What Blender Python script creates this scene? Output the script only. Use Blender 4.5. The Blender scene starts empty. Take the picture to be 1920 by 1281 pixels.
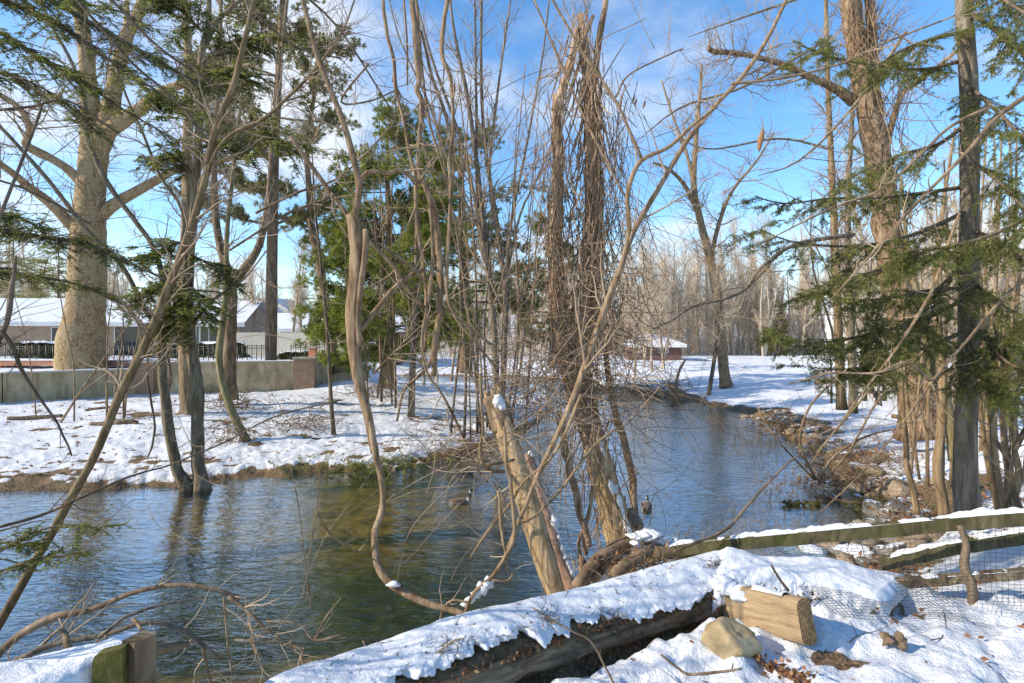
import bpy, math, random
import numpy as np
from mathutils import Vector, Matrix, Quaternion

# ------------------------------------------------------------------ camera, sky, sun, exposure
scene = bpy.context.scene
CZ = 3.4
FPX = 1066.67
cam_d = bpy.data.cameras.new('camera')
cam = bpy.data.objects.new('camera', cam_d)
scene.collection.objects.link(cam)
cam.location = (0, 0, CZ)
cam.rotation_euler = (math.radians(90), 0, 0)
cam_d.lens = 20; cam_d.sensor_width = 36
cam_d.clip_start = 0.05; cam_d.clip_end = 3000
scene.camera = cam
scene.view_settings.view_transform = 'Standard'
scene.view_settings.look = 'None'
scene.view_settings.exposure = 1.12
scene.view_settings.gamma = 1
scene.cycles.max_bounces = 6
scene.cycles.diffuse_bounces = 3
scene.cycles.transparent_max_bounces = 8
scene.cycles.sample_clamp_indirect = 6
scene.cycles.caustics_reflective = False
scene.cycles.caustics_refractive = False

SUN_EL = math.radians(30)
SUN_DIR = Vector((-0.96, -0.24, 0)).normalized()          # horizontal direction towards the sun
sd = Vector((SUN_DIR.x*math.cos(SUN_EL), SUN_DIR.y*math.cos(SUN_EL), math.sin(SUN_EL)))
sun_d = bpy.data.lights.new('sun', 'SUN'); sun_d.energy = 2.95; sun_d.angle = math.radians(0.5)
sun_d.color = (1.0, 0.90, 0.74)
sun = bpy.data.objects.new('sun', sun_d); scene.collection.objects.link(sun)
sun.rotation_euler = sd.to_track_quat('Z', 'Y').to_euler()
sun.location = (-20, 10, 30)

world = bpy.data.worlds.new('World'); scene.world = world; world.use_nodes = True
def build_world():
    nt = world.node_tree; N = nt.nodes; L = nt.links
    for n in list(N): N.remove(n)
    out = N.new('ShaderNodeOutputWorld')
    sky = N.new('ShaderNodeTexSky'); sky.sky_type = 'NISHITA'; sky.sun_disc = False
    sky.sun_elevation = SUN_EL
    sky.sun_rotation = math.atan2(SUN_DIR.x, SUN_DIR.y)
    sky.air_density = 1.0; sky.dust_density = 0.25; sky.ozone_density = 2.5
    hs = N.new('ShaderNodeHueSaturation'); hs.inputs['Saturation'].default_value = 1.22; hs.inputs['Value'].default_value = .88
    L.new(sky.outputs[0], hs.inputs['Color'])
    bg = N.new('ShaderNodeBackground'); bg.inputs['Strength'].default_value = 0.15
    L.new(hs.outputs[0], bg.inputs['Color'])
    tc = N.new('ShaderNodeTexCoord'); sep = N.new('ShaderNodeSeparateXYZ'); L.new(tc.outputs['Generated'], sep.inputs[0])
    def math_(op, a, b=None):
        m = N.new('ShaderNodeMath'); m.operation = op
        for i, v in enumerate((a, b)):
            if v is None: continue
            if isinstance(v, (int, float)): m.inputs[i].default_value = v
            else: L.new(v, m.inputs[i])
        return m.outputs[0]
    zz = math_('ADD', math_('MAXIMUM', sep.outputs['Z'], 0.0), 0.22)
    comb = N.new('ShaderNodeCombineXYZ')
    L.new(math_('DIVIDE', sep.outputs['X'], zz), comb.inputs[0]); L.new(math_('DIVIDE', sep.outputs['Y'], zz), comb.inputs[1])
    comb.inputs[2].default_value = 3.7
    n1 = N.new('ShaderNodeTexNoise'); n1.inputs['Scale'].default_value = 1.15; n1.inputs['Detail'].default_value = 9; n1.inputs['Roughness'].default_value = 0.56
    n1.inputs['Distortion'].default_value = 0.25
    L.new(comb.outputs[0], n1.inputs['Vector'])
    # more cloud towards the sun side and low down
    bias = math_('ADD', math_('MULTIPLY', sep.outputs['X'], -0.07), math_('MULTIPLY', math_('SUBTRACT', 0.30, sep.outputs['Z']), 0.22))
    m = math_('ADD', n1.outputs['Fac'], bias)
    ramp = N.new('ShaderNodeMapRange'); ramp.interpolation_type = 'SMOOTHSTEP'
    L.new(m, ramp.inputs['Value']); ramp.inputs['From Min'].default_value = 0.47; ramp.inputs['From Max'].default_value = 0.70
    ramp.inputs['To Max'].default_value = 0.9
    cl = N.new('ShaderNodeBackground'); cl.inputs['Color'].default_value = (0.93, 0.96, 1.0, 1); cl.inputs['Strength'].default_value = 0.52
    mix = N.new('ShaderNodeMixShader')
    L.new(ramp.outputs[0], mix.inputs[0]); L.new(bg.outputs[0], mix.inputs[1]); L.new(cl.outputs[0], mix.inputs[2])
    L.new(mix.outputs[0], out.inputs[0])
build_world()

# ------------------------------------------------------------------ helpers
RNG = np.random.default_rng(7)
COL = scene.collection

def PX(px, py, d):
    """world point seen at photo pixel (px,py) at depth d"""
    return np.array(((px-960)/FPX*d, d, CZ-(py-640.5)/FPX*d))

def nrm(a):
    return a/np.maximum(np.linalg.norm(a, axis=-1, keepdims=True), 1e-9)

def smooth(t):
    t = np.clip(t, 0, 1); return t*t*(3-2*t)

def _hash(ix, iy, iz, seed):
    h = (ix.astype(np.int64)*374761393 + iy.astype(np.int64)*668265263 + iz.astype(np.int64)*2147483647 + seed*974711) & 0xffffffff
    h = ((h ^ (h >> 13))*1274126177) & 0xffffffff
    h = (h ^ (h >> 16)) & 0xffffff
    return h/float(0xffffff)

def vnoise(x, y, z=None, seed=0):
    if z is None: z = np.zeros_like(x)
    ix, iy, iz = np.floor(x), np.floor(y), np.floor(z)
    fx, fy, fz = x-ix, y-iy, z-iz
    fx, fy, fz = (f*f*(3-2*f) for f in (fx, fy, fz))
    r = 0
    for a in (0, 1):
        for b in (0, 1):
            for c in (0, 1):
                w = (fx if a else 1-fx)*(fy if b else 1-fy)*(fz if c else 1-fz)
                r = r + w*_hash(ix+a, iy+b, iz+c, seed)
    return r*2-1

def fbm(x, y, z=None, oct=4, seed=0, gain=0.5):
    r, a, f = 0, 1, 1
    for o in range(oct):
        r = r + a*vnoise(x*f+o*17.3, y*f-o*9.1, None if z is None else z*f+o*5.7, seed+o); a *= gain; f *= 2.03
    return r

def catmull(pts, n):
    """resample rows (any columns) with a Catmull-Rom spline"""
    pts = np.asarray(pts, float); m = len(pts)
    if m == 2:
        t = np.linspace(0, 1, n)[:, None]; return pts[0]*(1-t)+pts[1]*t
    seg = np.linalg.norm(np.diff(pts[:, :3], axis=0), axis=1); cum = np.concatenate(([0], np.cumsum(seg)))
    s = np.linspace(0, cum[-1], n)
    i = np.clip(np.searchsorted(cum, s, 'right')-1, 0, m-2)
    t = ((s-cum[i])/np.maximum(seg[i], 1e-9))[:, None]
    ext = np.vstack((2*pts[0]-pts[1], pts, 2*pts[-1]-pts[-2]))
    p0, p1, p2, p3 = ext[i], ext[i+1], ext[i+2], ext[i+3]
    return .5*((2*p1)+(-p0+p2)*t+(2*p0-5*p1+4*p2-p3)*t*t+(-p0+3*p1-3*p2+p3)*t**3)

class MB:
    """collects vertices and faces for ONE mesh object"""
    def __init__(self): self.v = []; self.q = []; self.n = 0; self.mi = []; self.cols = []
    def add(self, verts, quads, mi=0):
        verts = np.asarray(verts, np.float32).reshape(-1, 3); quads = np.asarray(quads, np.int64).reshape(-1, 4)
        self.v.append(verts); self.q.append(quads+self.n); self.mi.append(np.full(len(quads), mi)); self.n += len(verts)
        return self
    def tubes(self, P, R, k=6, mi=0, rough=0.0, cap=True, flute=0.0):
        P = np.asarray(P, float); R = np.asarray(R, float)
        if P.ndim == 2: P = P[None]; R = R[None]
        if cap:                                    # close both ends with a tiny ring
            P = np.concatenate((P[:, :1], P, P[:, -1:]), 1); R = np.concatenate((R[:, :1]*.02, R, R[:, -1:]*.02), 1)
        B, n, _ = P.shape
        T = np.gradient(P, axis=1)
        if cap: T[:, 0] = P[:, 2]-P[:, 1]; T[:, -1] = P[:, -2]-P[:, -3]; T[:, 1] = T[:, 0]; T[:, -2] = T[:, -1]
        T = nrm(T)
        mean = np.abs(nrm((P[:, -1]-P[:, 0])))
        ref = np.zeros((B, 3)); ref[np.arange(B), np.argmin(mean, 1)] = 1
        U = nrm(np.cross(T, ref[:, None])); V = np.cross(T, U)
        a = np.arange(k)/k*2*np.pi
        rr = R[..., None]*np.ones(k)
        if flute: rr = rr*(1+flute*np.sin(a*5+P[:, :1, :1]*7)+flute*.7*np.sin(a*3+1.3))
        if rough:
            q = P[:, :, None]*3.1
            rr = rr*(1+rough*vnoise(q[..., 0]+np.cos(a)*2.2, q[..., 1]+np.sin(a)*2.2, q[..., 2]*.8, 3)+rough*.5*vnoise(q[..., 0]*4+np.cos(a)*5, q[..., 1]*4+np.sin(a)*5, q[..., 2]*2.5, 5))
        X = P[:, :, None]+rr[..., None]*(np.cos(a)[:, None]*U[:, :, None]+np.sin(a)[:, None]*V[:, :, None])
        base = (np.arange(B)*n*k)[:, None, None]; r = (np.arange(n-1)*k)[None, :, None]; j = np.arange(k)[None, None]; j2 = (j+1) % k
        Q = np.stack((base+r+j, base+r+j2, base+r+k+j2, base+r+k+j), -1)
        return self.add(X, Q, mi)
    def leaves(self, pos, d, L, W, rng, mi=0, face=None):
        n = len(pos); d = nrm(d)
        rv = rng.normal(size=(n, 3)) if face is None else face+rng.normal(0, .8, (n, 3))
        s = nrm(np.cross(d, rv)); L = np.broadcast_to(L, n)[:, None]; W = np.broadcast_to(W, n)[:, None]
        X = np.stack((pos, pos+d*L*.45+s*W*.5, pos+d*L, pos+d*L*.45-s*W*.5), 1)
        return self.add(X, np.arange(n*4).reshape(n, 4), mi)
    def box(self, lo, hi, M=None, mi=0):
        lo = np.array(lo, float); hi = np.array(hi, float)
        c = np.array([[(lo, hi)[a][0], (lo, hi)[b][1], (lo, hi)[e][2]] for a in (0, 1) for b in (0, 1) for e in (0, 1)])
        if M is not None: c = c@np.array(M.to_3x3()).T+np.array(M.translation)
        return self.add(c, [(0, 1, 3, 2), (4, 6, 7, 5), (0, 4, 5, 1), (2, 3, 7, 6), (0, 2, 6, 4), (1, 5, 7, 3)], mi)
    def grid(self, X, mi=0, closed=False):
        """X (a,b,3) sheet"""
        a, b, _ = X.shape; i = np.arange(a-1)[:, None]; j = np.arange(b-1)[None] if not closed else np.arange(b)[None]
        j2 = (j+1) % b
        Q = np.stack((i*b+j, i*b+j2, (i+1)*b+j2, (i+1)*b+j), -1)
        return self.add(X, Q, mi)
    def build(self, name, mats, parent=None, smooth_=True, attr=None, loc=None):
        V = np.concatenate(self.v).astype(np.float32); Q = np.concatenate(self.q).astype(np.int32); MI = np.concatenate(self.mi).astype(np.int32)
        off = np.zeros(3, np.float32)
        if parent is not None: off = np.array(world_loc(parent), np.float32)
        elif loc is not None: off = np.array(loc, np.float32)
        me = bpy.data.meshes.new(name)
        me.vertices.add(len(V)); me.vertices.foreach_set('co', (V-off).ravel())
        me.loops.add(Q.size); me.loops.foreach_set('vertex_index', Q.ravel())
        me.polygons.add(len(Q)); me.polygons.foreach_set('loop_start', np.arange(0, Q.size, 4, dtype=np.int32))
        me.polygons.foreach_set('loop_total', np.full(len(Q), 4, np.int32))
        me.polygons.foreach_set('material_index', MI)
        me.polygons.foreach_set('use_smooth', np.full(len(Q), bool(smooth_)))
        for m in (mats if isinstance(mats, (list, tuple)) else [mats]): me.materials.append(m)
        if attr:
            for k, val in attr.items():
                val = np.asarray(val, np.float32)
                if val.ndim == 1:
                    at = me.attributes.new(k, 'FLOAT', 'POINT'); at.data.foreach_set('value', val)
                else:
                    at = me.attributes.new(k, 'FLOAT_COLOR', 'POINT'); at.data.foreach_set('color', np.c_[val, np.ones(len(val))].astype(np.float32).ravel())
        me.update(); me.validate()
        o = bpy.data.objects.new(name, me); COL.objects.link(o)
        if parent is not None: o.parent = parent
        elif loc is not None: o.location = [float(c) for c in loc]
        return o

def world_loc(o):
    l = Vector(o.location); p = o.parent
    while p: l = l+Vector(p.location); p = p.parent
    return l

def tag(o, label=None, cat=None, group=None, kind=None):
    if label: o['label'] = label
    if cat: o['category'] = cat
    if group: o['group'] = group
    if kind: o['kind'] = kind
    return o

def thing(name, label, cat, loc, group=None):
    o = bpy.data.objects.new(name, None); COL.objects.link(o)
    o.location = [float(c) for c in loc]; o.empty_display_size = .2
    return tag(o, label, cat, group)

def copy_thing(src, loc, rz=0, s=1.0, label=None, group=None):
    r = src.copy(); COL.objects.link(r); r.location = [float(c) for c in loc]; r.rotation_euler = (0, 0, rz); r.scale = (s, s, s)
    if label: r['label'] = label
    if group: r['group'] = group
    for ch in src.children:
        c = ch.copy(); COL.objects.link(c); c.parent = r
    return r

def trace(pts, d0, d1=None, n=None, wob=0.0, seed=1):
    """pts: (px,py,width_px) photo pixels -> smooth 3-D path and radii; depth runs d0 -> d1"""
    d1 = d0 if d1 is None else d1
    m = len(pts); rows = []
    lp = 3
    for i, p in enumerate(pts):
        d = d0+(d1-d0)*i/(m-1)
        if len(p) > 2: lp = p[2]
        q = PX(p[0], p[1], d); rows.append((*q, lp*.5*d/FPX))
    n = n or max(8, (m-1)*5)
    S = catmull(rows, n)
    P, R = S[:, :3], np.maximum(S[:, 3], .0008)
    if wob:
        t = np.arange(n)*.45
        P = P+wob*R[:, None]*np.stack((vnoise(t, t*0+seed*3.3), vnoise(t, t*0+seed*7.7+50), t*0), 1)
    return P, R

def sprout(rng, P, R, count, t0=.2, t1=1., ang=55, L=1., npts=6, rr=.55, up=0., wob=.18, rmin=.0015, taper=.25, flat=0., shorten=.5, dirbias=None, rmax=9):
    """batch of child branches from a batch of parents P(B,n,3), R(B,n)"""
    if P.ndim == 2: P = P[None]; R = R[None]
    B, n, _ = P.shape
    ln = np.linalg.norm(np.diff(P, axis=1), axis=2).sum(1)
    idx = rng.choice(B, count, p=ln/ln.sum()); t = rng.uniform(t0, t1, count)
    f = t*(n-1); i = np.minimum(f.astype(int), n-2); w = (f-i)[:, None]
    pos = P[idx, i]*(1-w)+P[idx, i+1]*w; tan = nrm(P[idx, i+1]-P[idx, i]); r = R[idx, i]*(1-w[:, 0])+R[idx, i+1]*w[:, 0]
    if flat:
        side = np.cross(tan, np.array((0, 0, 1.)))*rng.choice((-1, 1), count)[:, None]+rng.normal(0, (1-flat)*.5+.05, (count, 3))
    else: side = rng.normal(size=(count, 3))
    if dirbias is not None: side = side+np.asarray(dirbias)
    side = nrm(side-(side*tan).sum(1, keepdims=True)*tan)
    a = np.radians(np.clip(rng.normal(ang, ang*.22, count), 8, 130))[:, None]
    d = np.cos(a)*tan+np.sin(a)*side
    L = np.broadcast_to(L, count) if np.ndim(L) else np.full(count, float(L))
    ln = L*rng.uniform(.45, 1.25, count)*(1-shorten*t); st = (ln/(npts-1))[:, None]
    out = [pos]
    for k in range(npts-1):
        d = d+rng.normal(0, wob, (count, 3)); d[:, 2] += up; d = nrm(d); out.append(out[-1]+d*st)
    r0 = np.clip(np.minimum(r*rr, ln*.016+.0015), rmin, rmax)
    return np.stack(out, 1), r0[:, None]*np.linspace(1, taper, npts)

def wander(rng, starts, dirs, L, npts, wob, grav=0., r=.004, taper=.4, pers=.75):
    """smoothly curving stems (vines)"""
    B = len(starts); d = nrm(np.asarray(dirs, float)); c = rng.normal(0, wob, (B, 3)); p = np.asarray(starts, float); out = [p]
    st = (np.broadcast_to(L, B)/(npts-1))[:, None]
    for k in range(npts-1):
        c = c*pers+rng.normal(0, wob, (B, 3))*(1-pers)*1.8; d = d+c; d[:, 2] += grav; d = nrm(d); p = p+d*st; out.append(p)
    return np.stack(out, 1), np.broadcast_to(r, B)[:, None]*np.linspace(1, taper, npts)

def needles(mb, rng, P, R, per, ln, wd, ang=60, flat=0., t0=0., mi=0, bias=None):
    """needle-shaped leaves all along a batch of twigs"""
    B, n, _ = P.shape; N = B*per
    idx = np.repeat(np.arange(B), per); t = rng.uniform(t0, 1, N); f = t*(n-1); i = np.minimum(f.astype(int), n-2); w = (f-i)[:, None]
    pos = P[idx, i]*(1-w)+P[idx, i+1]*w; tan = nrm(P[idx, i+1]-P[idx, i])
    if flat: side = np.cross(tan, np.array((0, 0, 1.)))*rng.choice((-1, 1), N)[:, None]+rng.normal(0, 1-flat, (N, 3))
    else: side = rng.normal(size=(N, 3))
    if bias is not None: side = side+bias
    side = nrm(side-(side*tan).sum(1, keepdims=True)*tan)
    a = np.radians(rng.normal(ang, 12, N))[:, None]
    d = np.cos(a)*tan+np.sin(a)*side
    face = np.array((0, 0, 1.)) if flat else None
    mb.leaves(pos, d, ln*rng.uniform(.7, 1.2, N), wd*rng.uniform(.8, 1.2, N), rng, mi, face)

def cat2(*pr):
    """join batches that share npts"""
    return np.concatenate([p[0] for p in pr]), np.concatenate([p[1] for p in pr])

# ------------------------------------------------------------------ materials
def new_mat(name):
    m = bpy.data.materials.new(name); m.use_nodes = True
    nt = m.node_tree; return m, nt, nt.nodes, nt.links, nt.nodes['Principled BSDF']

def ramp(N, L, fac, stops):
    r = N.new('ShaderNodeValToRGB'); e = r.color_ramp.elements
    while len(e) < len(stops): e.new(.5)
    for k, (p, c) in enumerate(stops): e[k].position = p; e[k].color = (*c, 1)
    if fac is not None: L.new(fac, r.inputs[0])
    return r.outputs[0]

def noise(N, L, vec, scale, detail=4, rough=.55, dist=0.):
    n = N.new('ShaderNodeTexNoise'); n.inputs['Scale'].default_value = scale; n.inputs['Detail'].default_value = detail
    n.inputs['Roughness'].default_value = rough; n.inputs['Distortion'].default_value = dist
    if vec is not None: L.new(vec, n.inputs['Vector'])
    return n.outputs['Fac']

def mapping(N, L, sc, space='Object'):
    tc = N.new('ShaderNodeTexCoord'); mp = N.new('ShaderNodeMapping'); mp.inputs['Scale'].default_value = sc
    L.new(tc.outputs[space], mp.inputs['Vector']); return mp.outputs[0]

def bump(N, L, h, bsdf, strength=.5, dist=.02):
    b = N.new('ShaderNodeBump'); b.inputs['Strength'].default_value = strength; b.inputs['Distance'].default_value = dist
    L.new(h, b.inputs['Height']); L.new(b.outputs[0], bsdf.inputs['Normal'])

def mixc(N, L, fac, a, b):
    m = N.new('ShaderNodeMix'); m.data_type = 'RGBA'
    for s, v in ((0, fac), (6, a), (7, b)):
        if isinstance(v, (int, float)): m.inputs[s].default_value = v
        elif isinstance(v, tuple): m.inputs[s].default_value = (*v, 1)
        else: L.new(v, m.inputs[s])
    return m.outputs[2]

def bark(name, dark, mid, light, scale=6., stretch=.22, moss=None, moss_amt=.5, bs=.7, bd=.02, patch=None):
    m, nt, N, L, b = new_mat(name)
    v = mapping(N, L, (1, 1, stretch)); n1 = noise(N, L, v, scale, 7, .65, .6)
    c = ramp(N, L, n1, ((.30, dark), (.5, mid), (.70, light)))
    v2 = mapping(N, L, (1, 1, .6)); n2 = noise(N, L, v2, scale*.28, 4, .6)
    if patch:
        f = ramp(N, L, n2, ((.5, (0, 0, 0)), (.56, (1, 1, 1)))); c = mixc(N, L, f, c, patch)
    if moss:
        n3 = noise(N, L, v2, scale*.35+1.1, 5, .65)
        f = ramp(N, L, n3, ((1-moss_amt-.12, (0, 0, 0)), (1-moss_amt+.12, (.85, .85, .85)))); c = mixc(N, L, f, c, moss)
    L.new(c, b.inputs['Base Color']); b.inputs['Roughness'].default_value = .9; b.inputs['Specular IOR Level'].default_value = .2
    bump(N, L, n1, b, bs, bd)
    return m

def leafmat(name, c0, c1, c2, trans=.3):
    m, nt, N, L, b = new_mat(name)
    g = N.new('ShaderNodeNewGeometry'); tc = N.new('ShaderNodeTexCoord')
    n1 = noise(N, L, tc.outputs['Object'], 1.3, 3)
    mm = N.new('ShaderNodeMath'); mm.operation = 'MULTIPLY_ADD'; L.new(g.outputs['Random Per Island'], mm.inputs[0]); mm.inputs[1].default_value = .45
    m2 = N.new('ShaderNodeMath'); m2.operation = 'SUBTRACT'; L.new(n1, m2.inputs[0]); m2.inputs[1].default_value = .22; L.new(m2.outputs[0], mm.inputs[2])
    c = ramp(N, L, mm.outputs[0], ((.2, c0), (.5, c1), (.85, c2)))
    L.new(c, b.inputs['Base Color']); b.inputs['Roughness'].default_value = .6; b.inputs['Specular IOR Level'].default_value = .25
    t = N.new('ShaderNodeBsdfTranslucent'); L.new(c, t.inputs['Color'])
    mx = N.new('ShaderNodeMixShader'); mx.inputs[0].default_value = trans
    L.new(b.outputs[0], mx.inputs[1]); L.new(t.outputs[0], mx.inputs[2]); L.new(mx.outputs[0], N['Material Output'].inputs[0])
    return m

def snowmat(name='snow', sc=14.):
    m, nt, N, L, b = new_mat(name)
    v = mapping(N, L, (1, 1, 1)); n1 = noise(N, L, v, sc, 6, .6); n2 = noise(N, L, v, sc*9, 3, .6)
    L.new(ramp(N, L, n1, ((.3, (.64, .65, .67)), (.7, (.75, .755, .76)))), b.inputs['Base Color'])
    b.inputs['Roughness'].default_value = .65; b.inputs['Specular IOR Level'].default_value = .25
    a = N.new('ShaderNodeMath'); a.operation = 'MULTIPLY_ADD'; L.new(n2, a.inputs[0]); a.inputs[1].default_value = .45; L.new(n1, a.inputs[2])
    bump(N, L, a.outputs[0], b, .55, .025)
    return m

def plain(name, col, rough=.7, var=.15, sc=8., metallic=0., bs=.2):
    m, nt, N, L, b = new_mat(name)
    v = mapping(N, L, (1, 1, 1)); n1 = noise(N, L, v, sc, 5, .6)
    L.new(ramp(N, L, n1, ((.3, tuple(c*(1-var) for c in col)), (.7, tuple(min(1, c*(1+var)) for c in col)))), b.inputs['Base Color'])
    b.inputs['Roughness'].default_value = rough; b.inputs['Metallic'].default_value = metallic
    if bs: bump(N, L, n1, b, bs, .01)
    return m

def brickmat(name, c1, c2, mortar, scale=1.0):
    m, nt, N, L, b = new_mat(name)
    tc = N.new('ShaderNodeTexCoord'); sp = N.new('ShaderNodeSeparateXYZ'); L.new(tc.outputs['Object'], sp.inputs[0])
    ad = N.new('ShaderNodeMath'); ad.operation = 'ADD'; L.new(sp.outputs[0], ad.inputs[0]); L.new(sp.outputs[1], ad.inputs[1])
    cb = N.new('ShaderNodeCombineXYZ'); L.new(ad.outputs[0], cb.inputs[0]); L.new(sp.outputs[2], cb.inputs[1])
    br = N.new('ShaderNodeTexBrick'); L.new(cb.outputs[0], br.inputs['Vector'])
    br.inputs['Color1'].default_value = (*c1, 1); br.inputs['Color2'].default_value = (*c2, 1); br.inputs['Mortar'].default_value = (*mortar, 1)
    br.inputs['Scale'].default_value = scale; br.inputs['Brick Width'].default_value = .26; br.inputs['Row Height'].default_value = .09; br.inputs['Mortar Size'].default_value = .011
    br.inputs['Bias'].default_value = -.1
    n1 = noise(N, L, tc.outputs['Object'], 5, 5)
    mx = N.new('ShaderNodeMix'); mx.data_type = 'RGBA'; mx.blend_type = 'MULTIPLY'; mx.inputs[0].default_value = .6
    L.new(br.outputs['Color'], mx.inputs[6]); L.new(ramp(N, L, n1, ((.3, (.6, .6, .6)), (.7, (1.15, 1.1, 1.05)))), mx.inputs[7])
    L.new(mx.outputs[2], b.inputs['Base Color']); b.inputs['Roughness'].default_value = .9
    bump(N, L, br.outputs['Fac'], b, -.4, .01)
    return m

SNOW = snowmat()
BK_GREY = bark('grey_bark', (.065, .05, .035), (.17, .135, .095), (.32, .265, .20), 12, .16, bs=1., bd=.03)
BK_BROWN = bark('brown_bark', (.07, .045, .025), (.19, .13, .08), (.34, .25, .165), 10, .18)
BK_TAN = bark('tan_bark', (.10, .065, .032), (.23, .16, .09), (.40, .30, .185), 14, .13, bs=.9)
BK_MOSS = bark('mossy_bark', (.09, .07, .035), (.22, .18, .10), (.36, .31, .20), 8, .22, moss=(.16, .14, .05), moss_amt=.45)
BK_DARK = bark('dark_bark', (.045, .032, .02), (.13, .095, .062), (.24, .18, .12), 12, .2)
BK_SYC = bark('plated_bark', (.13, .08, .035), (.31, .21, .105), (.52, .39, .235), 9, .75, patch=(.36, .265, .15), bs=1., bd=.05)
BK_VINE = bark('shaggy_bark', (.07, .042, .025), (.24, .155, .09), (.46, .33, .21), 9, .4, bs=1., bd=.05)
BK_DEAD = bark('bare_dead_wood', (.15, .08, .035), (.40, .27, .14), (.58, .45, .29), 17, .06, bs=1., bd=.03)
BK_PALEV = bark('pale_vine_bark', (.11, .065, .035), (.31, .205, .125), (.50, .37, .25), 20, .25)
BK_CHERRY = bark('vine_bark', (.085, .05, .026), (.24, .16, .092), (.42, .31, .20), 20, .2, bs=.9)
TWIG = plain('twig', (.30, .215, .14), .85, .35, 3, bs=0)
FAR_BARK = bark('hazy_tan_bark', (.26, .20, .14), (.42, .34, .25), (.55, .46, .35), 6, .2)  # paler bark, distance haze painted into the far trunks' colour
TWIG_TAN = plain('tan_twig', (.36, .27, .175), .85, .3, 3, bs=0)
TWIG_RED = plain('hazy_distant_twig', (.54, .43, .31), .9, .3, .5, bs=0)  # lightened so the far treeline's haze sits in the twig colour
HEM = leafmat('hemlock_needles', (.06, .08, .02), (.20, .225, .055), (.44, .43, .14), .58)
SPR = leafmat('spruce_needles', (.06, .08, .022), (.21, .225, .058), (.45, .42, .14), .58)
PINE = leafmat('pine_needles', (.08, .11, .02), (.225, .265, .048), (.42, .43, .10), .48)
PINE_O = leafmat('olive_pine_needles', (.09, .10, .03), (.24, .235, .08), (.42, .38, .15), .5)
DULL = leafmat('hedge_leaf', (.03, .04, .012), (.08, .09, .03), (.17, .16, .06))
LEAF_B = leafmat('dry_leaf', (.14, .06, .025), (.28, .13, .055), (.42, .25, .12), .2)
GRASS = leafmat('dead_grass', (.17, .12, .06), (.33, .24, .13), (.46, .36, .2), .2)
# ------------------------------------------------------------------ terrain (one sheet: banks, field, creek bed)
CREEK = np.array([(-60, 12.2), (-20, 12.6), (-11.45, 12.73), (-9.76, 12.86), (-7.8, 13.2), (-6.6, 14.0), (-4.9, 14.6), (-3.3, 14.8), (-2.4, 15.8), (-1.42, 16.9), (-.52, 18.6),
                  (.85, 22.7), (1.83, 27.9), (1.5, 34.6), (-.5, 42), (-6, 47), (-16, 50), (-16, 57), (0, 55), (5.5, 48), (7.9, 38), (9.6, 32.6), (10.3, 29.7), (10.8, 26.3), (10.2, 22.7), (9.2, 18.1),
                  (8.5, 15.6), (8.1, 13.7), (7.45, 11.7), (6.05, 10.1), (4.9, 9.07), (3.3, 7.1), (1.6, 5.9), (0, 5.0), (-2, 4.4), (-5, 4.1), (-12, 3.9), (-30, 3.5), (-60, 3)])
def sdist(x, y):
    """signed distance to the creek edge, negative in the water"""
    d2 = np.full(x.shape, 1e9); ins = np.zeros(x.shape, bool); n = len(CREEK)
    for k in range(n):
        a = CREEK[k]; b = CREEK[(k+1) % n]; e = b-a
        t = np.clip(((x-a[0])*e[0]+(y-a[1])*e[1])/(e@e), 0, 1)
        d2 = np.minimum(d2, (x-a[0]-t*e[0])**2+(y-a[1]-t*e[1])**2)
        c = (a[1] > y) != (b[1] > y)
        with np.errstate(divide='ignore', invalid='ignore'):
            ins ^= c & (x < (b[0]-a[0])*(y-a[1])/(b[1]-a[1])+a[0])
    return np.where(ins, -1, 1)*np.sqrt(d2)

WALLX = [-60, -21.4, -17.8, -10.8]; WALLY = [10, 23.9, 27.6, 29.7]
def behind_wall(x, y):
    yw = np.interp(x, WALLX, WALLY); xb = np.interp(y, [29.7, 40, 60], [-10.8, -9.8, -9])
    return smooth(((y-yw-.05)/.35))*smooth((xb-.1-x)/(.5+np.maximum(y-38,0)*.45))

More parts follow.
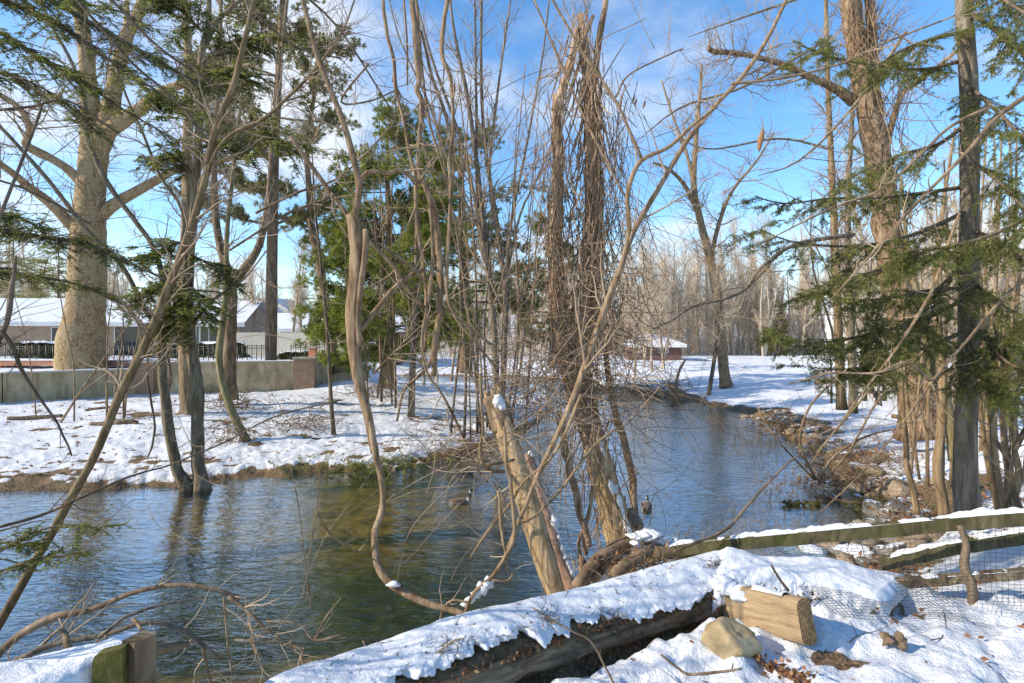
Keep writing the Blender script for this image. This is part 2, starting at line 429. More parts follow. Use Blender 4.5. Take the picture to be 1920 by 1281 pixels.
def terrain(x, y, fine=True):
    x = np.asarray(x, float); y = np.asarray(y, float)
    sdn = sdist(x, y)+.22*fbm(x*.9, y*.9, oct=3, seed=4)*smooth(np.hypot(x, y)/8)
    d = np.maximum(sdn, 0)
    near = 1-smooth((y-8-.15*np.maximum(x-4, 0))/8)
    near = near*np.where((x < 2) & (y > 9), 0, 1)
    bw = np.interp(x, [-1., -.4, 1.6, 5], [2.9, 2.0, 1.95, 4.5])
    zn = 1.92*smooth(d/bw)
    zf = .26*smooth(d/.55)+.62*smooth(d/11)
    z = zn*near+zf*(1-near)
    yl = np.interp(x, [-1.4, -.6, .34, 1.31, 2.6], [1.9, 2.2, 2.79, 3.33, 3.4]); wx = smooth((x+1.6)/.5)*smooth((1.55-x)/.3)*(y < 6)
    z = z+wx*(.07*np.exp(-((y-yl-.26)/.12)**2)-.13*np.exp(-((y-yl+.02)/.10)**2))
    z = z+smooth((y-38)/60)*.75*smooth((d-2)/10)
    z = z+1.8*smooth((x/np.maximum(y, 1)-.54)/.2)*smooth((y-25)/20)
    z = z+.55*np.exp(-((x+8.6)**2+(y-31)**2)/4)
    bw_ = behind_wall(x, y)
    z = z*(1-bw_)+bw_*np.maximum(z, 2.03+.35*smooth((y-28)/14))
    z = z+np.maximum(y-95, 0)*.06
    r = np.hypot(x, y)
    if fine:
        onland = smooth(d/.4)
        z = z+onland*(.10*fbm(x*.35, y*.35, oct=3, seed=1)*smooth((r-3)/6)*(1-bw_)+.035*fbm(x*1.7, y*1.7, oct=4, seed=2)+.030*fbm(x*5.5, y*5.5, oct=3, seed=9)*(1-smooth((r-18)/10))+.011*fbm(x*17, y*17, oct=3, seed=19)*(1-smooth((r-4)/3)))
        z = z+onland*.05*np.abs(fbm(x*3.2, y*3.2, oct=3, seed=12))*(1-smooth((r-5)/4))
        z = z+.06*fbm(x*4, y*4, oct=3, seed=33)*(smooth(d/.1)*(1-smooth((d-.5)/.6)))*smooth((y-8)/3)
    zb = -.10-.85*smooth(-sdn/5.)*(1-.75*np.exp(-(((x+2.8)/5.0)**2+((y-13.0)/4.2)**2)**1.5))+.05*fbm(x*2, y*2, oct=4, seed=20)
    return np.where(sdn > 0, z-.03, np.minimum(zb, z-.03-.25*np.minimum(-sdn, 1)*.0)*np.minimum(1, -sdn/.25)-.03)
def ground(x, y):
    return float(terrain(np.array([x]), np.array([y]))[0])

def make_terrain():
    ang = np.concatenate((np.linspace(-180, -62, 24)[:-1], np.linspace(-62, 62, 760), np.linspace(62, 180, 24)[1:]))
    rad = np.concatenate((np.geomspace(.6, 60, 560), np.geomspace(60, 900, 70)[1:]))
    A, Rr = np.meshgrid(np.radians(ang), rad, indexing='ij')
    X = Rr*np.sin(A); Y = Rr*np.cos(A)
    Z = terrain(X.ravel(), Y.ravel()).reshape(X.shape)
    sd_ = sdist(X.ravel(), Y.ravel()); z = Z.ravel(); x = X.ravel(); y = Y.ravel()
    nz = fbm(x*1.4, y*1.4, oct=4, seed=41); n2 = fbm(x*.45+3, y*.45, oct=3, seed=42)
    edge = 1-smooth((z-.12-.09*nz)/.07)                         # bare earth along the water line
    stony = (1-smooth((sd_-1.1-.9*n2)/.7))*smooth((x-4)/2)*smooth((y-6)/2)*smooth((40-y)/6)   # right-hand stony shore
    roots = smooth((fbm(x*.9, y*2.2, oct=4, seed=43)-.60)/.2)*smooth((y-12)/2)*(1-smooth((y-24)/3))*(1-smooth((x+1)/2))
    nearp = smooth((fbm(x*2.6, y*2.6, oct=4, seed=44)-.80)/.14)*(1-smooth((np.hypot(x, y)-5)/3))
    bank = (1-smooth((sd_-.9-.35*nz)/.5))*(1-smooth((y-8)/3))
    ridge = np.exp(-((y-np.interp(x, [-1.4, -.6, .4, 1.5, 2.6], [1.95, 2.25, 2.84, 3.38, 3.45]))/.14)**4)*smooth((x+1.6)/.5)*smooth((1.7-x)/.3)*(y < 6); nearp = np.maximum(nearp, ridge*1.2)  # dark earth strip under the log, also painting in its shaded gap
    dirt_shade = np.clip(np.maximum.reduce((edge, stony*.95, roots*.85, nearp*.8, bank)), 0, 1)
    dirt_shade = np.where(behind_wall(x, y) > .5, 0, dirt_shade)
    mb = MB(); mb.grid(np.stack((X, Y, Z), -1)); 
    # centre cap
    o = mb.build('ground', MAT_GROUND, attr={'dirt_shade': dirt_shade})
    tag(o, kind='structure')

def ground_mat():
    m, nt, N, L, b = new_mat('snowy_ground')
    tc = N.new('ShaderNodeTexCoord'); v = tc.outputs['Object']
    at = N.new('ShaderNodeAttribute'); at.attribute_name = 'dirt_shade'
    n1 = noise(N, L, v, 9, 7, .62); n2 = noise(N, L, v, 55, 5, .65); n3 = noise(N, L, v, 1.2, 4, .6)
    snow = ramp(N, L, n1, ((.3, (.64, .65, .67)), (.7, (.75, .755, .76))))
    earth = ramp(N, L, n2, ((.28, (.035, .022, .012)), (.45, (.13, .08, .042)), (.58, (.26, .165, .085)), (.75, (.42, .30, .17))))
    moss = ramp(N, L, n2, ((.3, (.035, .045, .012)), (.7, (.13, .14, .05))))
    earth = mixc(N, L, ramp(N, L, n3, ((.52, (0, 0, 0)), (.66, (.7, .7, .7)))), earth, moss)
    def M(op, a, b_, c=None):
        q = N.new('ShaderNodeMath'); q.operation = op
        for i, t in enumerate((a, b_, c)):
            if t is None: continue
            if isinstance(t, (int, float)): q.inputs[i].default_value = t
            else: L.new(t, q.inputs[i])
        return q.outputs[0]
    f = M('ADD', at.outputs['Fac'], M('MULTIPLY', M('SUBTRACT', n2, .5), 1.3))
    f = M('ADD', f, M('MULTIPLY', M('SUBTRACT', n1, .5), 1.0))
    fr = ramp(N, L, f, ((.44, (0, 0, 0)), (.56, (1, 1, 1))))
    land = mixc(N, L, fr, snow, earth)
    # creek bed: golden gravel in shallows, deep water's green dimming painted into its colour
    geo = N.new('ShaderNodeNewGeometry'); sp = N.new('ShaderNodeSeparateXYZ'); L.new(geo.outputs['Position'], sp.inputs[0])
    mp = N.new('ShaderNodeMapping'); mp.inputs['Scale'].default_value = (1, 1.6, 1); L.new(v, mp.inputs[0])
    g1 = noise(N, L, mp.outputs[0], 2.6, 7, .68)
    gold = ramp(N, L, g1, ((.33, (.12, .065, .014)), (.5, (.50, .29, .065)), (.68, (.80, .53, .18))))
    deep = ramp(N, L, g1, ((.33, (.02, .034, .022)), (.5, (.06, .075, .034)), (.68, (.14, .135, .045))))
    dr = N.new('ShaderNodeMapRange'); L.new(sp.outputs[2], dr.inputs[0]); dr.inputs[1].default_value = -.62; dr.inputs[2].default_value = -.33; dr.inputs[3].default_value = 1; dr.inputs[4].default_value = 0
    bed = mixc(N, L, dr.outputs[0], gold, deep)
    wet = N.new('ShaderNodeMapRange'); L.new(sp.outputs[2], wet.inputs[0]); wet.inputs[1].default_value = -.02; wet.inputs[2].default_value = -.06; wet.inputs[3].default_value = 0; wet.inputs[4].default_value = 1
    col = mixc(N, L, wet.outputs[0], land, bed)
    L.new(col, b.inputs['Base Color']); b.inputs['Roughness'].default_value = .7; b.inputs['Specular IOR Level'].default_value = .22
    h = M('ADD', M('MULTIPLY', n2, .35), n1)
    bump(N, L, h, b, .9, .045)
    return m
MAT_GROUND = ground_mat()
make_terrain()

def make_water():
    m, nt, N, L, b = new_mat('creek_water')
    N.remove(b)
    tc = N.new('ShaderNodeTexCoord'); v = tc.outputs['Object']
    mp = N.new('ShaderNodeMapping'); mp.inputs['Rotation'].default_value = (0, 0, math.radians(24)); mp.inputs['Scale'].default_value = (1.0, 2.6, 1); L.new(v, mp.inputs[0])
    n1 = noise(N, L, mp.outputs[0], 2.1, 3, .5, .6); n2 = noise(N, L, mp.outputs[0], 6.5, 3, .55, .4); n3 = noise(N, L, v, .45, 2)
    def M(op, a, b_, c=None):
        q = N.new('ShaderNodeMath'); q.operation = op
        for i, t in enumerate((a, b_, c)):
            if t is None: continue
            if isinstance(t, (int, float)): q.inputs[i].default_value = t
            else: L.new(t, q.inputs[i])
        return q.outputs[0]
    h = M('MULTIPLY', M('ADD', n1, M('MULTIPLY', n2, .33)), M('ADD', n3, .35))
    bp = N.new('ShaderNodeBump'); bp.inputs['Strength'].default_value = 1.0; bp.inputs['Distance'].default_value = .027; L.new(h, bp.inputs['Height'])
    fr = N.new('ShaderNodeLayerWeight'); fr.inputs['Blend'].default_value = .5; L.new(bp.outputs[0], fr.inputs['Normal'])
    gl = N.new('ShaderNodeBsdfGlossy'); gl.inputs['Roughness'].default_value = .03; gl.inputs['Color'].default_value = (.74, .87, 1, 1); L.new(bp.outputs[0], gl.inputs['Normal'])
    tr = N.new('ShaderNodeBsdfTransparent'); tr.inputs['Color'].default_value = (.64, .66, .50, 1)
    mx = N.new('ShaderNodeMixShader')
    fr2 = M('MINIMUM', M('MULTIPLY_ADD', M('POWER', fr.outputs['Facing'], 3.6), 1.75, .03), 1.0)
    L.new(fr2, mx.inputs[0]); L.new(tr.outputs[0], mx.inputs[1]); L.new(gl.outputs[0], mx.inputs[2]); L.new(mx.outputs[0], N['Material Output'].inputs[0])
    mb = MB(); mb.add([(-70, 2.6, 0), (16, 2.6, 0), (16, 62, 0), (-70, 62, 0)], [(0, 1, 2, 3)])
    tag(mb.build('water', m), kind='structure')
make_water()

# ------------------------------------------------------------------ garden wall, deck, railings
STUCCO = None
def stucco():
    m, nt, N, L, b = new_mat('stained_stucco')
    v = mapping(N, L, (1, 1, .7)); v2 = mapping(N, L, (1.6, 1.6, .16)); n1 = noise(N, L, v, 1.6, 7, .68); n2 = noise(N, L, v2, 1.7, 5, .65); n3 = noise(N, L, v, 30, 4)
    c = ramp(N, L, n1, ((.3, (.18, .13, .07)), (.5, (.40, .31, .185)), (.7, (.55, .46, .30))))
    c = mixc(N, L, ramp(N, L, n2, ((.5, (0, 0, 0)), (.68, (.85, .85, .85)))), c, (.25, .18, .085))
    L.new(c, b.inputs['Base Color']); b.inputs['Roughness'].default_value = .92; bump(N, L, n3, b, .35, .01)
    return m
STUCCO = stucco(); BRICK = brickmat('weathered_brick', (.36, .17, .09), (.23, .14, .085), (.40, .34, .25)); STONE = plain('capstone', (.42, .37, .28), .9, .25, 6)
IRON = plain('black_iron', (.03, .03, .03), .5, .1); REDWOOD = plain('painted_red_board', (.40, .17, .10), .8, .25, 5)

def wall_piece(mb, a, b, z0, z1, th, lo=0):
    a = np.array(a, float); b = np.array(b, float); e = b-a; ln = np.hypot(*e); ang = math.atan2(e[1], e[0])
    M = Matrix.Translation((a[0], a[1], 0))@Matrix.Rotation(ang, 4, 'Z')
    mb.box((lo, -th/2, z0), (ln-lo, th/2, z1), M)

def garden_wall():
    A = (-30, 18.6); B = (-21.4, 23.9); C = (-17.8, 27.6); D = (-10.8, 29.7); E = (-9.9, 39)
    w = thing('garden_wall', 'long stained stucco garden wall with brick piers behind the snowy bank', 'wall', (-17.8, 27.6, .5))
    mb = MB(); wall_piece(mb, A, B, -.5, 2.02, .3); wall_piece(mb, B, C, -.5, 2.03, .302, .0); mb.build('wall_section', STUCCO, w, False)
    mb = MB(); wall_piece(mb, C, D, -.5, 2.33, .3, .3); mb.build('wall_section', STUCCO, w, False)
    mb = MB(); wall_piece(mb, D, E, -.5, 2.36, .3, .3); mb.build('wall_section', STUCCO, w, False)
    mb = MB(); wall_piece(mb, A, B, 2.022, 2.10, .38); wall_piece(mb, B, C, 2.032, 2.107, .382); wall_piece(mb, C, D, 2.332, 2.41, .38, .3); wall_piece(mb, D, E, 2.362, 2.44, .38, .3); mb.build('coping', STONE, w, False)
    for (q, top) in ((C, 2.36), (D, 2.5)):
        mb = MB(); M = Matrix.Translation((q[0], q[1]-.03, 0))@Matrix.Rotation(math.radians(12), 4, 'Z')
        mb.box((-.5, -.35, -.5), (.5, .35, top), M); p = mb.build('brick_pier', BRICK, w, False)
        mb = MB(); mb.box((-.56, -.41, top+.002), (.56, .41, top+.09), M); mb.build('pier_cap', STONE, p, False)
    # thin ridge of snow on the coping
    mb = MB()
    for a, b, z in ((A, B, 2.10), (B, C, 2.107), (C, D, 2.41), (D, E, 2.44)):
        a = np.array(a); b = np.array(b); s = np.linspace(.03, .97, 60)[:, None]; c = a*(1-s)+b*s; nn = np.array((-(b-a)[1], (b-a)[0])); nn = nn/np.hypot(*nn)
        t = np.linspace(-1, 1, 7); hh = (1-t**4)[None]*(.045+.03*fbm(c[:, :1]*2, c[:, 1:]*2, oct=2, seed=6))
        X = np.concatenate((c[:, None]+nn*(t*.15)[None, :, None], (z-.01+hh)[..., None]), -1); mb.grid(X)
    mb.build('snow_cap', SNOW, w)
garden_wall()

def railing(name, label, pts, h=1.0, gap=.13):
    r = thing(name, label, 'railing', (*pts[0], ground(*pts[0])))
    rails = MB(); bars = MB(); posts = MB()
    for a, b in zip(pts[:-1], pts[1:]):
        za, zb = ground(*a), ground(*b); n = max(2, int(math.dist(a, b)/gap)); s = np.linspace(0, 1, n)[:, None]
        c = np.array((*a, za))*(1-s)+np.array((*b, zb))*s
        P = np.stack((c+(0, 0, .1), c+(0, 0, h)), 1); bars.tubes(P, np.full((n, 2), .011), 4)
        for zz in (.12, h-.14, h): rails.tubes(np.stack((c[0], c[-1]))+(0, 0, zz), np.full(2, .018), 5)
        k = max(2, n//16); q = c[::k]; posts.tubes(np.stack((q-(0, 0, .2), q+(0, 0, h+.06)), 1), np.full((len(q), 2), .03), 5)
    rails.build('rail', IRON, r); bars.build('baluster', IRON, r); posts.build('post', IRON, r)
railing('iron_railing', 'long black iron railing across the snowy lawn behind the big plane tree', [(-31, 33), (-24.5, 33), (-18.5, 33.6), (-14.5, 34.2)])
railing('iron_railing', 'short black iron railing near the small brick post past the wall corner', [(-13.6, 35), (-11.2, 35.3)])

def deck():
    d = thing('garden_deck', 'low red timber deck under snow on both sides of the plane tree foot', 'deck', (-24, 29.5, 2.1))
    mb = MB(); mb.box((-28.5, 29.3, 2.16), (-18.2, 29.36, 2.42)); mb.build('fascia_board', REDWOOD, d, False)
    mb = MB(); mb.box((-28.4, 29.362, 2.30), (-18.3, 31.4, 2.38)); mb.build('deck_floor', REDWOOD, d, False)
    for x in (-26.5, -23.4, -19.5):
        mb = MB(); mb.box((x, 29.42, 1.8), (x+.12, 29.54, 2.297)); mb.build('post', REDWOOD, d, False)
    s = np.linspace(-28.45, -18.25, 90); t = np.linspace(29.28, 31.45, 16); X, Y = np.meshgrid(s, t, indexing='ij')
    Z = 2.40+.05*smooth((Y-29.28)/.25)+.02*fbm(X*2, Y*2, oct=3, seed=3); mb = MB(); mb.grid(np.stack((X, Y, Z), -1)); mb.build('snow_cover', SNOW, d)
deck()

def post_and_white_wall():
    x, y = PX(587, 668, 34)[:2]; z = ground(x, y)
    p = thing('brick_post', 'small orange brick post beside the white wall past the wall corner', 'post', (x, y, z))
    mb = MB(); mb.box((x-.2, y-.2, z-.2), (x+.2, y+.2, z+.85)); mb.build('shaft', plain('orange_brick', (.52, .22, .13), .9, .2, 12), p, False)
    mb = MB(); mb.box((x-.25, y-.25, z+.852), (x+.25, y+.25, z+.93)); mb.build('cap', STONE, p, False)
    x0 = PX(594, 668, 36)[0]; w = MB(); w.box((x0, 36, 1.6), (x0+3.3, 36.25, 2.85)); o = w.build('white_wall', plain('whitewash', (.66, .62, .55), .9, .1), None, False)
    tag(o, 'low whitewashed wall running right from the small brick post', 'wall')
    w = MB(); w.box((-20.6, 41, 2.0), (-12.2, 41.3, 4.05)); o = w.build('pale_wall', plain('pale_render', (.55, .52, .44), .9, .12), None, False)
    tag(o, 'pale rendered screen wall among the trunks left of the straight pine', 'wall')
post_and_white_wall()

# ------------------------------------------------------------------ houses
GLASS = plain('dark_window_glass', (.03, .04, .05), .08, .2, 2, bs=0); TRIM = plain('white_trim', (.72, .70, .66), .7, .05, 4)
def house(label, x, y, z, rz, W, D, H, pitch, wallm, wins, doors=(), hip=False, over=.5, chim=None, cat='house', cols=()):
    h = thing('house', label, cat, (x, y, z)); h.rotation_euler = (0, 0, rz)
    def mk(mb, name, mat, par=h, sm=False):
        o = mb.build(name, mat, None, sm); o.parent = par; return o
    mb = MB(); mb.box((-W/2, 0, -1.5), (W/2, D, H)); wl = mk(mb, 'wall', wallm)
    rh = pitch*D/2; o = over
    if not hip:
        V = [(-W/2, 0, H), (-W/2, D, H), (-W/2, D/2, H+rh), (-W/2, D/2, H+rh)]
        mb = MB(); mb.add([(-W/2, .0, H-.01), (-W/2, D, H-.01), (-W/2, D/2, H+rh-.05), (-W/2, D/2, H+rh-.05)], [(0, 1, 2, 3)]); mk(mb, 'gable', wallm); mb = MB(); mb.add([(W/2, .0, H-.01), (W/2, D, H-.01), (W/2, D/2, H+rh-.05), (W/2, D/2, H+rh-.05)], [(0, 1, 2, 3)]); mk(mb, 'gable', wallm)
    hx = D*.42 if hip else 0
    mb = MB(); n = 40; m_ = 9
    for sgn in (-1, 1):
        s = np.linspace(-W/2-o, W/2+o, n); t = np.linspace(0, 1, m_)
        S, T = np.meshgrid(s, t, indexing='ij')
        XX = S*(1-T)+np.clip(S, -W/2-o+hx, W/2+o-hx)*T if hip else S
        YY = D/2+sgn*(1-T)*(D/2+o); ZZ = H-o*pitch+T*(rh+o*pitch)+.12+.03*fbm(XX*1.2, YY*1.2, oct=2, seed=8)
        mb.grid(np.stack((XX, YY, ZZ), -1))
        e = np.stack((np.stack((XX[:, 0], YY[:, 0], ZZ[:, 0]), -1), np.stack((XX[:, 0], YY[:, 0], ZZ[:, 0]-.14), -1)), 1); mb.grid(e)
    if hip:
        for sgn in (-1, 1):
            yy = np.linspace(-o, D+o, 12); X0 = sgn*(W/2+o); t = np.linspace(0, 1, 6); Yg, T = np.meshgrid(yy, t, indexing='ij')
            mb.grid(np.stack((X0-sgn*hx*T, Yg*(1-T)+D/2*T, H-o*pitch+.12+T*(rh+o*pitch)), -1))
    rf = mk(mb, 'roof', SNOW, h, True)
    mb = MB(); mb.box((-W/2-o, -o-.04, H-o*pitch-.2), (W/2+o, -o+.0, H-o*pitch-.02)); mb.box((-W/2-o+.01, -o+.002, H-o*pitch-.12), (W/2+o-.01, .0, H-o*pitch-.06)); mk(mb, 'fascia', TRIM)
    for (u, zc, w, hh) in wins:
        mb = MB(); mb.box((u-w/2, -.03, zc-hh/2), (u+w/2, -.004, zc+hh/2)); wn = mk(mb, 'window', GLASS)
        mb = MB()
        for (a, b) in (((u-w/2-.06, zc-hh/2-.06), (u-w/2, zc+hh/2+.06)), ((u+w/2, zc-hh/2-.06), (u+w/2+.06, zc+hh/2+.06)), ((u-w/2, zc+hh/2), (u+w/2, zc+hh/2+.06)), ((u-w/2, zc-hh/2-.08), (u+w/2, zc-hh/2)), ((u-.025, zc-hh/2), (u+.025, zc+hh/2))):
            mb.box((a[0], -.06, a[1]), (b[0], -.033, b[1]))
        mk(mb, 'frame', TRIM, wn)
    for (u, w, hh) in doors:
        mb = MB(); mb.box((u-w/2, -.03, 0), (u+w/2, -.004, hh)); dr = mk(mb, 'door', GLASS)
        mb = MB(); mb.box((u-w/2-.07, -.06, 0), (u-w/2, -.033, hh)); mb.box((u+w/2, -.06, 0), (u+w/2+.07, -.033, hh)); mb.box((u-w/2-.07, -.062, hh), (u+w/2+.07, -.033, hh+.1)); mk(mb, 'frame', TRIM, dr)
    for (u, w, mat) in cols:
        mb = MB(); mb.box((u-w/2, -.10, 0), (u+w/2, -.0025, H-.05)); mk(mb, 'wall_panel', mat)
    if chim:
        u, v, ch = chim; mb = MB(); mb.box((u-.35, v-.3, H), (u+.35, v+.3, H+rh+ch)); mk(mb, 'chimney', BRICK, rf)
    return h
BR_TAN = brickmat('tan_brick', (.42, .28, .185), (.31, .215, .145), (.46, .37, .28)); BR_RED = brickmat('red_brick', (.36, .15, .09), (.27, .12, .08), (.35, .28, .22))
SIDING = plain('white_siding', (.66, .66, .64), .8, .06, 3); CREAM = plain('cream_siding', (.58, .53, .43), .8, .08, 3)
house('long single storey tan brick house with snowy roof behind the plane tree', -31.3, 41.5, 2.35, math.radians(9), 21.5, 9, 2.55, .40, BR_TAN,
      [(-6.5, 1.45, 1.7, 1.2), (-1.2, 1.45, 1.6, 1.2), (6.0, 1.5, 1.5, 1.3), (8.6, 1.5, 1.3, 1.3), (3.4+4.3, 1.5, .5, 1.3)], [(3.2, 2.1, 2.15)], cols=((5.0, .55, BR_RED), (7.1, .4, BR_RED)))
house('cream two storey house with steep snowy roof beside the forked tree', -34.5, 67, 2.5, math.radians(-14), 5.6, 7, 2.3, .55, CREAM, [(-1.5, 1.5, 1.1, 1.3), (1.6, 1.5, 1.1, 1.3)], [], chim=(1.5, 4.5, .6))
house('small pale house with low snowy roof left of the straight pine', -26.0, 62, 2.6, math.radians(4), 5.0, 7, 2.2, .5, SIDING, [(-1, 1.4, .9, 1.1), (1.2, 1.4, .9, 1.1)])
house('low red brick house with wide hipped snowy roof right of the straight pine', -18.0, 60, 2.7, math.radians(5), 12.5, 8, 2.1, .38, BR_RED, [(-3.5, 1.2, 1.6, 1.1), (0, 1.2, 1.5, 1.1), (3.6, 1.2, 1.6, 1.1)], hip=True)
house('white gabled house far off above the red brick house', -30.5, 86, 4.6, math.radians(80), 8, 7, 2.6, .7, SIDING, [(-2, 1.4, 1, 1.2), (2, 1.4, 1, 1.2)])
house('dark red brick house with low snowy roof at the far edge of the snowfield', 16.6, 66, 1.75, math.radians(-6), 6.0, 6, 1.35, .34, brickmat('dark_red_brick', (.17, .07, .06), (.12, .055, .05), (.2, .14, .12)), [(-1.6, .8, 1.1, .7), (.9, .8, 1.1, .7)], hip=True)
house('two storey white house half hidden by the spruce on the rise', 37.5, 57, 3.4, math.radians(-24), 9.5, 8, 3.0, .5, SIDING, [(-3.5, 1.7, 1.2, 1.4), (0, 1.7, 1.2, 1.4), (3.4, 1.7, 1.2, 1.4)], [(1.8, 1.0, 2.1)], cols=((4.1, .9, BR_RED),))

def hedge(label, x, y, z, w, d, h, n, seed):
    rng = np.random.default_rng(seed); r = thing('hedge', label, 'hedge', (x, y, z))
    p = rng.uniform(-1, 1, (n, 3)); p[:, 2] = rng.uniform(0, 1, n); k = np.abs(p[:, :2]).max(1) > .75; p = p[k | (p[:, 2] > .75)]
    bulge = 1+.18*fbm(p[:, 0]*3+seed, p[:, 2]*3, oct=2)
    q = np.stack((x+p[:, 0]*w/2*bulge, y+p[:, 1]*d/2*bulge, z+p[:, 2]*h*(1+.12*fbm(p[:, 0]*4, p[:, 1]*4, oct=2, seed=seed))), 1)
    mb = MB(); mb.leaves(q, rng.normal(size=q.shape)+(0, 0, .4), .13, .06, rng); mb.build('foliage', DULL, r)
    s = np.linspace(-1, 1, 24); S, T = np.meshgrid(s, s, indexing='ij')
    Z = z+h*1.04+.1*(1-np.abs(S)**3)*(1-np.abs(T)**3)+.05*fbm(S*4, T*4, oct=2, seed=seed); mb = MB(); mb.grid(np.stack((x+S*w*.47, y+T*d*.47, Z), -1)); mb.build('snow_cap', SNOW, r)
for lab, a in (('clipped hedge with snow on top under the tan brick house, leftmost', (70, 36.5, 2.6, 1.3, 1.05)), ('low snowy hedge beside the plane tree trunk', (108, 37.5, 1.6, 1.2, .8)), ('dark hedge under the window of the tan brick house right of the trunk', (300, 38.5, 2.6, 1.0, .9)), ('grey green hedge by the pale screen wall', (415, 39, 3.2, 1.2, 1.0)), ('low trimmed hedge by the short railing', (560, 37, 2.2, 1.2, .5))):
    px, d, w, dd, h = a; x = PX(px, 640, d)[0]; hedge(lab, x, d, ground(x, d)-.05, w, dd, h, 9000, int(px))
BK_GREY2 = bark('lichen_bark', (.075, .055, .035), (.19, .145, .095), (.34, .28, .20), 11, .2, moss=(.15, .15, .06), moss_amt=.36)
# ------------------------------------------------------------------ trees traced from the photograph
def base_of(P): return P[0]

def tree(name, label, limbs, barkm, crown=None, group=None, sides=12, rough=.10, cat='tree', flute=0., crown_mat=TWIG, extra=None, trunk_idx=(0,), part='trunk'):
    """limbs: list of (P,R). The first is the trunk, the rest are limbs; crown: list of (P,R) batches"""
    b = limbs[0][0][0].copy()
    t = thing(name, label, cat, b, group)
    for k, (P, R) in enumerate(limbs):
        mb = MB(); mb.tubes(P, R, sides if R.max() > .03 else 8, rough=rough, flute=flute if k == 0 else 0)
        mb.build(part if k in trunk_idx else 'limb', barkm, t)
    if crown:
        mb = MB()
        for (P, R) in crown: mb.tubes(P, R, 5 if R.max() > .012 else 4, cap=False)
        mb.build('crown', crown_mat, t)
    return t

def pad(limbs, n=14):
    """resample traced limbs to one batch"""
    Ps, Rs = [], []
    for P, R in limbs:
        S = catmull(np.c_[P, R], n); Ps.append(S[:, :3]); Rs.append(np.maximum(S[:, 3], .001))
    return np.stack(Ps), np.stack(Rs)

def bare_crown(limbs, seed, n1, L1, n2, L2, n3=0, L3=.3, t0=.25, up=.04, ang=50, wob=.16, rm=.003, r3=.0018):
    rng = np.random.default_rng(seed); P, R = pad(limbs)
    A = sprout(rng, P, R, n1, t0, 1., ang, L1, 8, .5, up, wob, rm)
    out = [A]
    Bn = sprout(rng, A[0], A[1], n2, .15, 1., 48, L2, 6, .6, up, wob, rm*.7); out.append(Bn)
    if n3: out.append(sprout(rng, Bn[0], Bn[1], n3, .1, 1., 45, L3, 5, .7, up, wob, r3))
    return out

# --- big plane tree behind the wall
D_ = 28.5
syc = [trace([(153, 720, 92.0), (152, 690, 82.8), (153, 640, 77.3), (160, 590, 66.2), (164, 520, 60.7), (165, 450, 58.9), (168, 390, 51.5), (172, 330, 46.0), (176, 280, 46.0), (172, 230, 36.8), (166, 160, 27.6), (160, 90, 24.8), (150, 20, 22.1), (140, -80, 18.4)], D_, n=60),
       trace([(180, 290, 36.8), (195, 250, 36.8), (206, 215, 33.1), (214, 165, 27.6), (226, 110, 23.9), (240, 60, 22.1), (262, 20, 18.4), (275, -50, 15.6)], D_),
       trace([(190, 255, 27.6), (225, 230, 27.6), (262, 205, 22.1), (300, 175, 17.5), (340, 158, 14.7), (385, 140, 12.0), (430, 128, 9.2), (480, 120, 5.5)], D_, D_-1.5),
       trace([(190, 405, 22.1), (212, 385, 21.2), (250, 362, 18.4), (290, 340, 15.6), (330, 318, 13.8), (380, 305, 12.0), (440, 296, 11.0), (500, 290, 9.2), (550, 287, 7.4), (590, 260, 5.5), (600, 230, 3.7)], D_, D_+1),
       trace([(155, 345, 20.2), (128, 318, 16.6), (100, 300, 14.7), (70, 285, 16.6), (48, 270, 13.8), (58, 245, 11.0), (45, 215, 10.1), (20, 190, 10.1), (-30, 165, 9.2)], D_, D_-2),
       trace([(150, 440, 23.9), (118, 405, 20.2), (90, 378, 17.5), (60, 355, 14.7), (30, 330, 12.9), (0, 308, 12.0), (-60, 270, 10.1)], D_, D_-3),
       trace([(222, 118, 11.0), (232, 70, 9.2), (238, 20, 8.3), (236, -40, 6.4)], D_)]
tree('plane_tree', 'huge pale plane tree with swollen plated trunk behind the garden wall', syc, BK_SYC,
     bare_crown(syc, 11, 150, 3.2, 900, 1.3, 1500, .6, t0=.35, rm=.012, r3=.006), rough=.07, sides=20, crown_mat=TWIG_TAN)

# --- pair of stems at the water edge with hemlock sprays
gl = [trace([(352, 925, 30.4), (345, 905, 24.0), (332, 880, 20.0), (324, 840, 18.4), (317, 790, 18.4), (308, 740, 16.8), (303, 690, 15.2), (306, 640, 14.4), (315, 590, 12.8), (310, 540, 10.4), (290, 470, 8.8), (262, 425, 8.8), (218, 369, 8.8), (185, 312, 8.8), (163, 255, 8.0), (158, 188, 7.2), (134, 117, 6.4), (95, 45, 5.6), (60, -40, 4.8)], 13.0, 12.2, wob=.2),
      trace([(312, 620, 10.4), (278, 590, 8.8), (228, 498, 8.0), (161, 430, 8.0), (100, 349, 7.2), (50, 292, 7.2), (0, 238, 6.4), (-60, 190, 5.6)], 12.8, 11.8),
      trace([(316, 560, 7.2), (345, 412, 6.4), (300, 330, 5.6), (268, 250, 4.8), (240, 188, 4.0), (215, 120, 3.2)], 12.8, 12)]
tree('hemlock_tree', 'slim bent left stem of the pair rising from the water edge', gl, BK_GREY2, bare_crown(gl, 12, 40, 1.3, 160, .6, t0=.4, rm=.004))
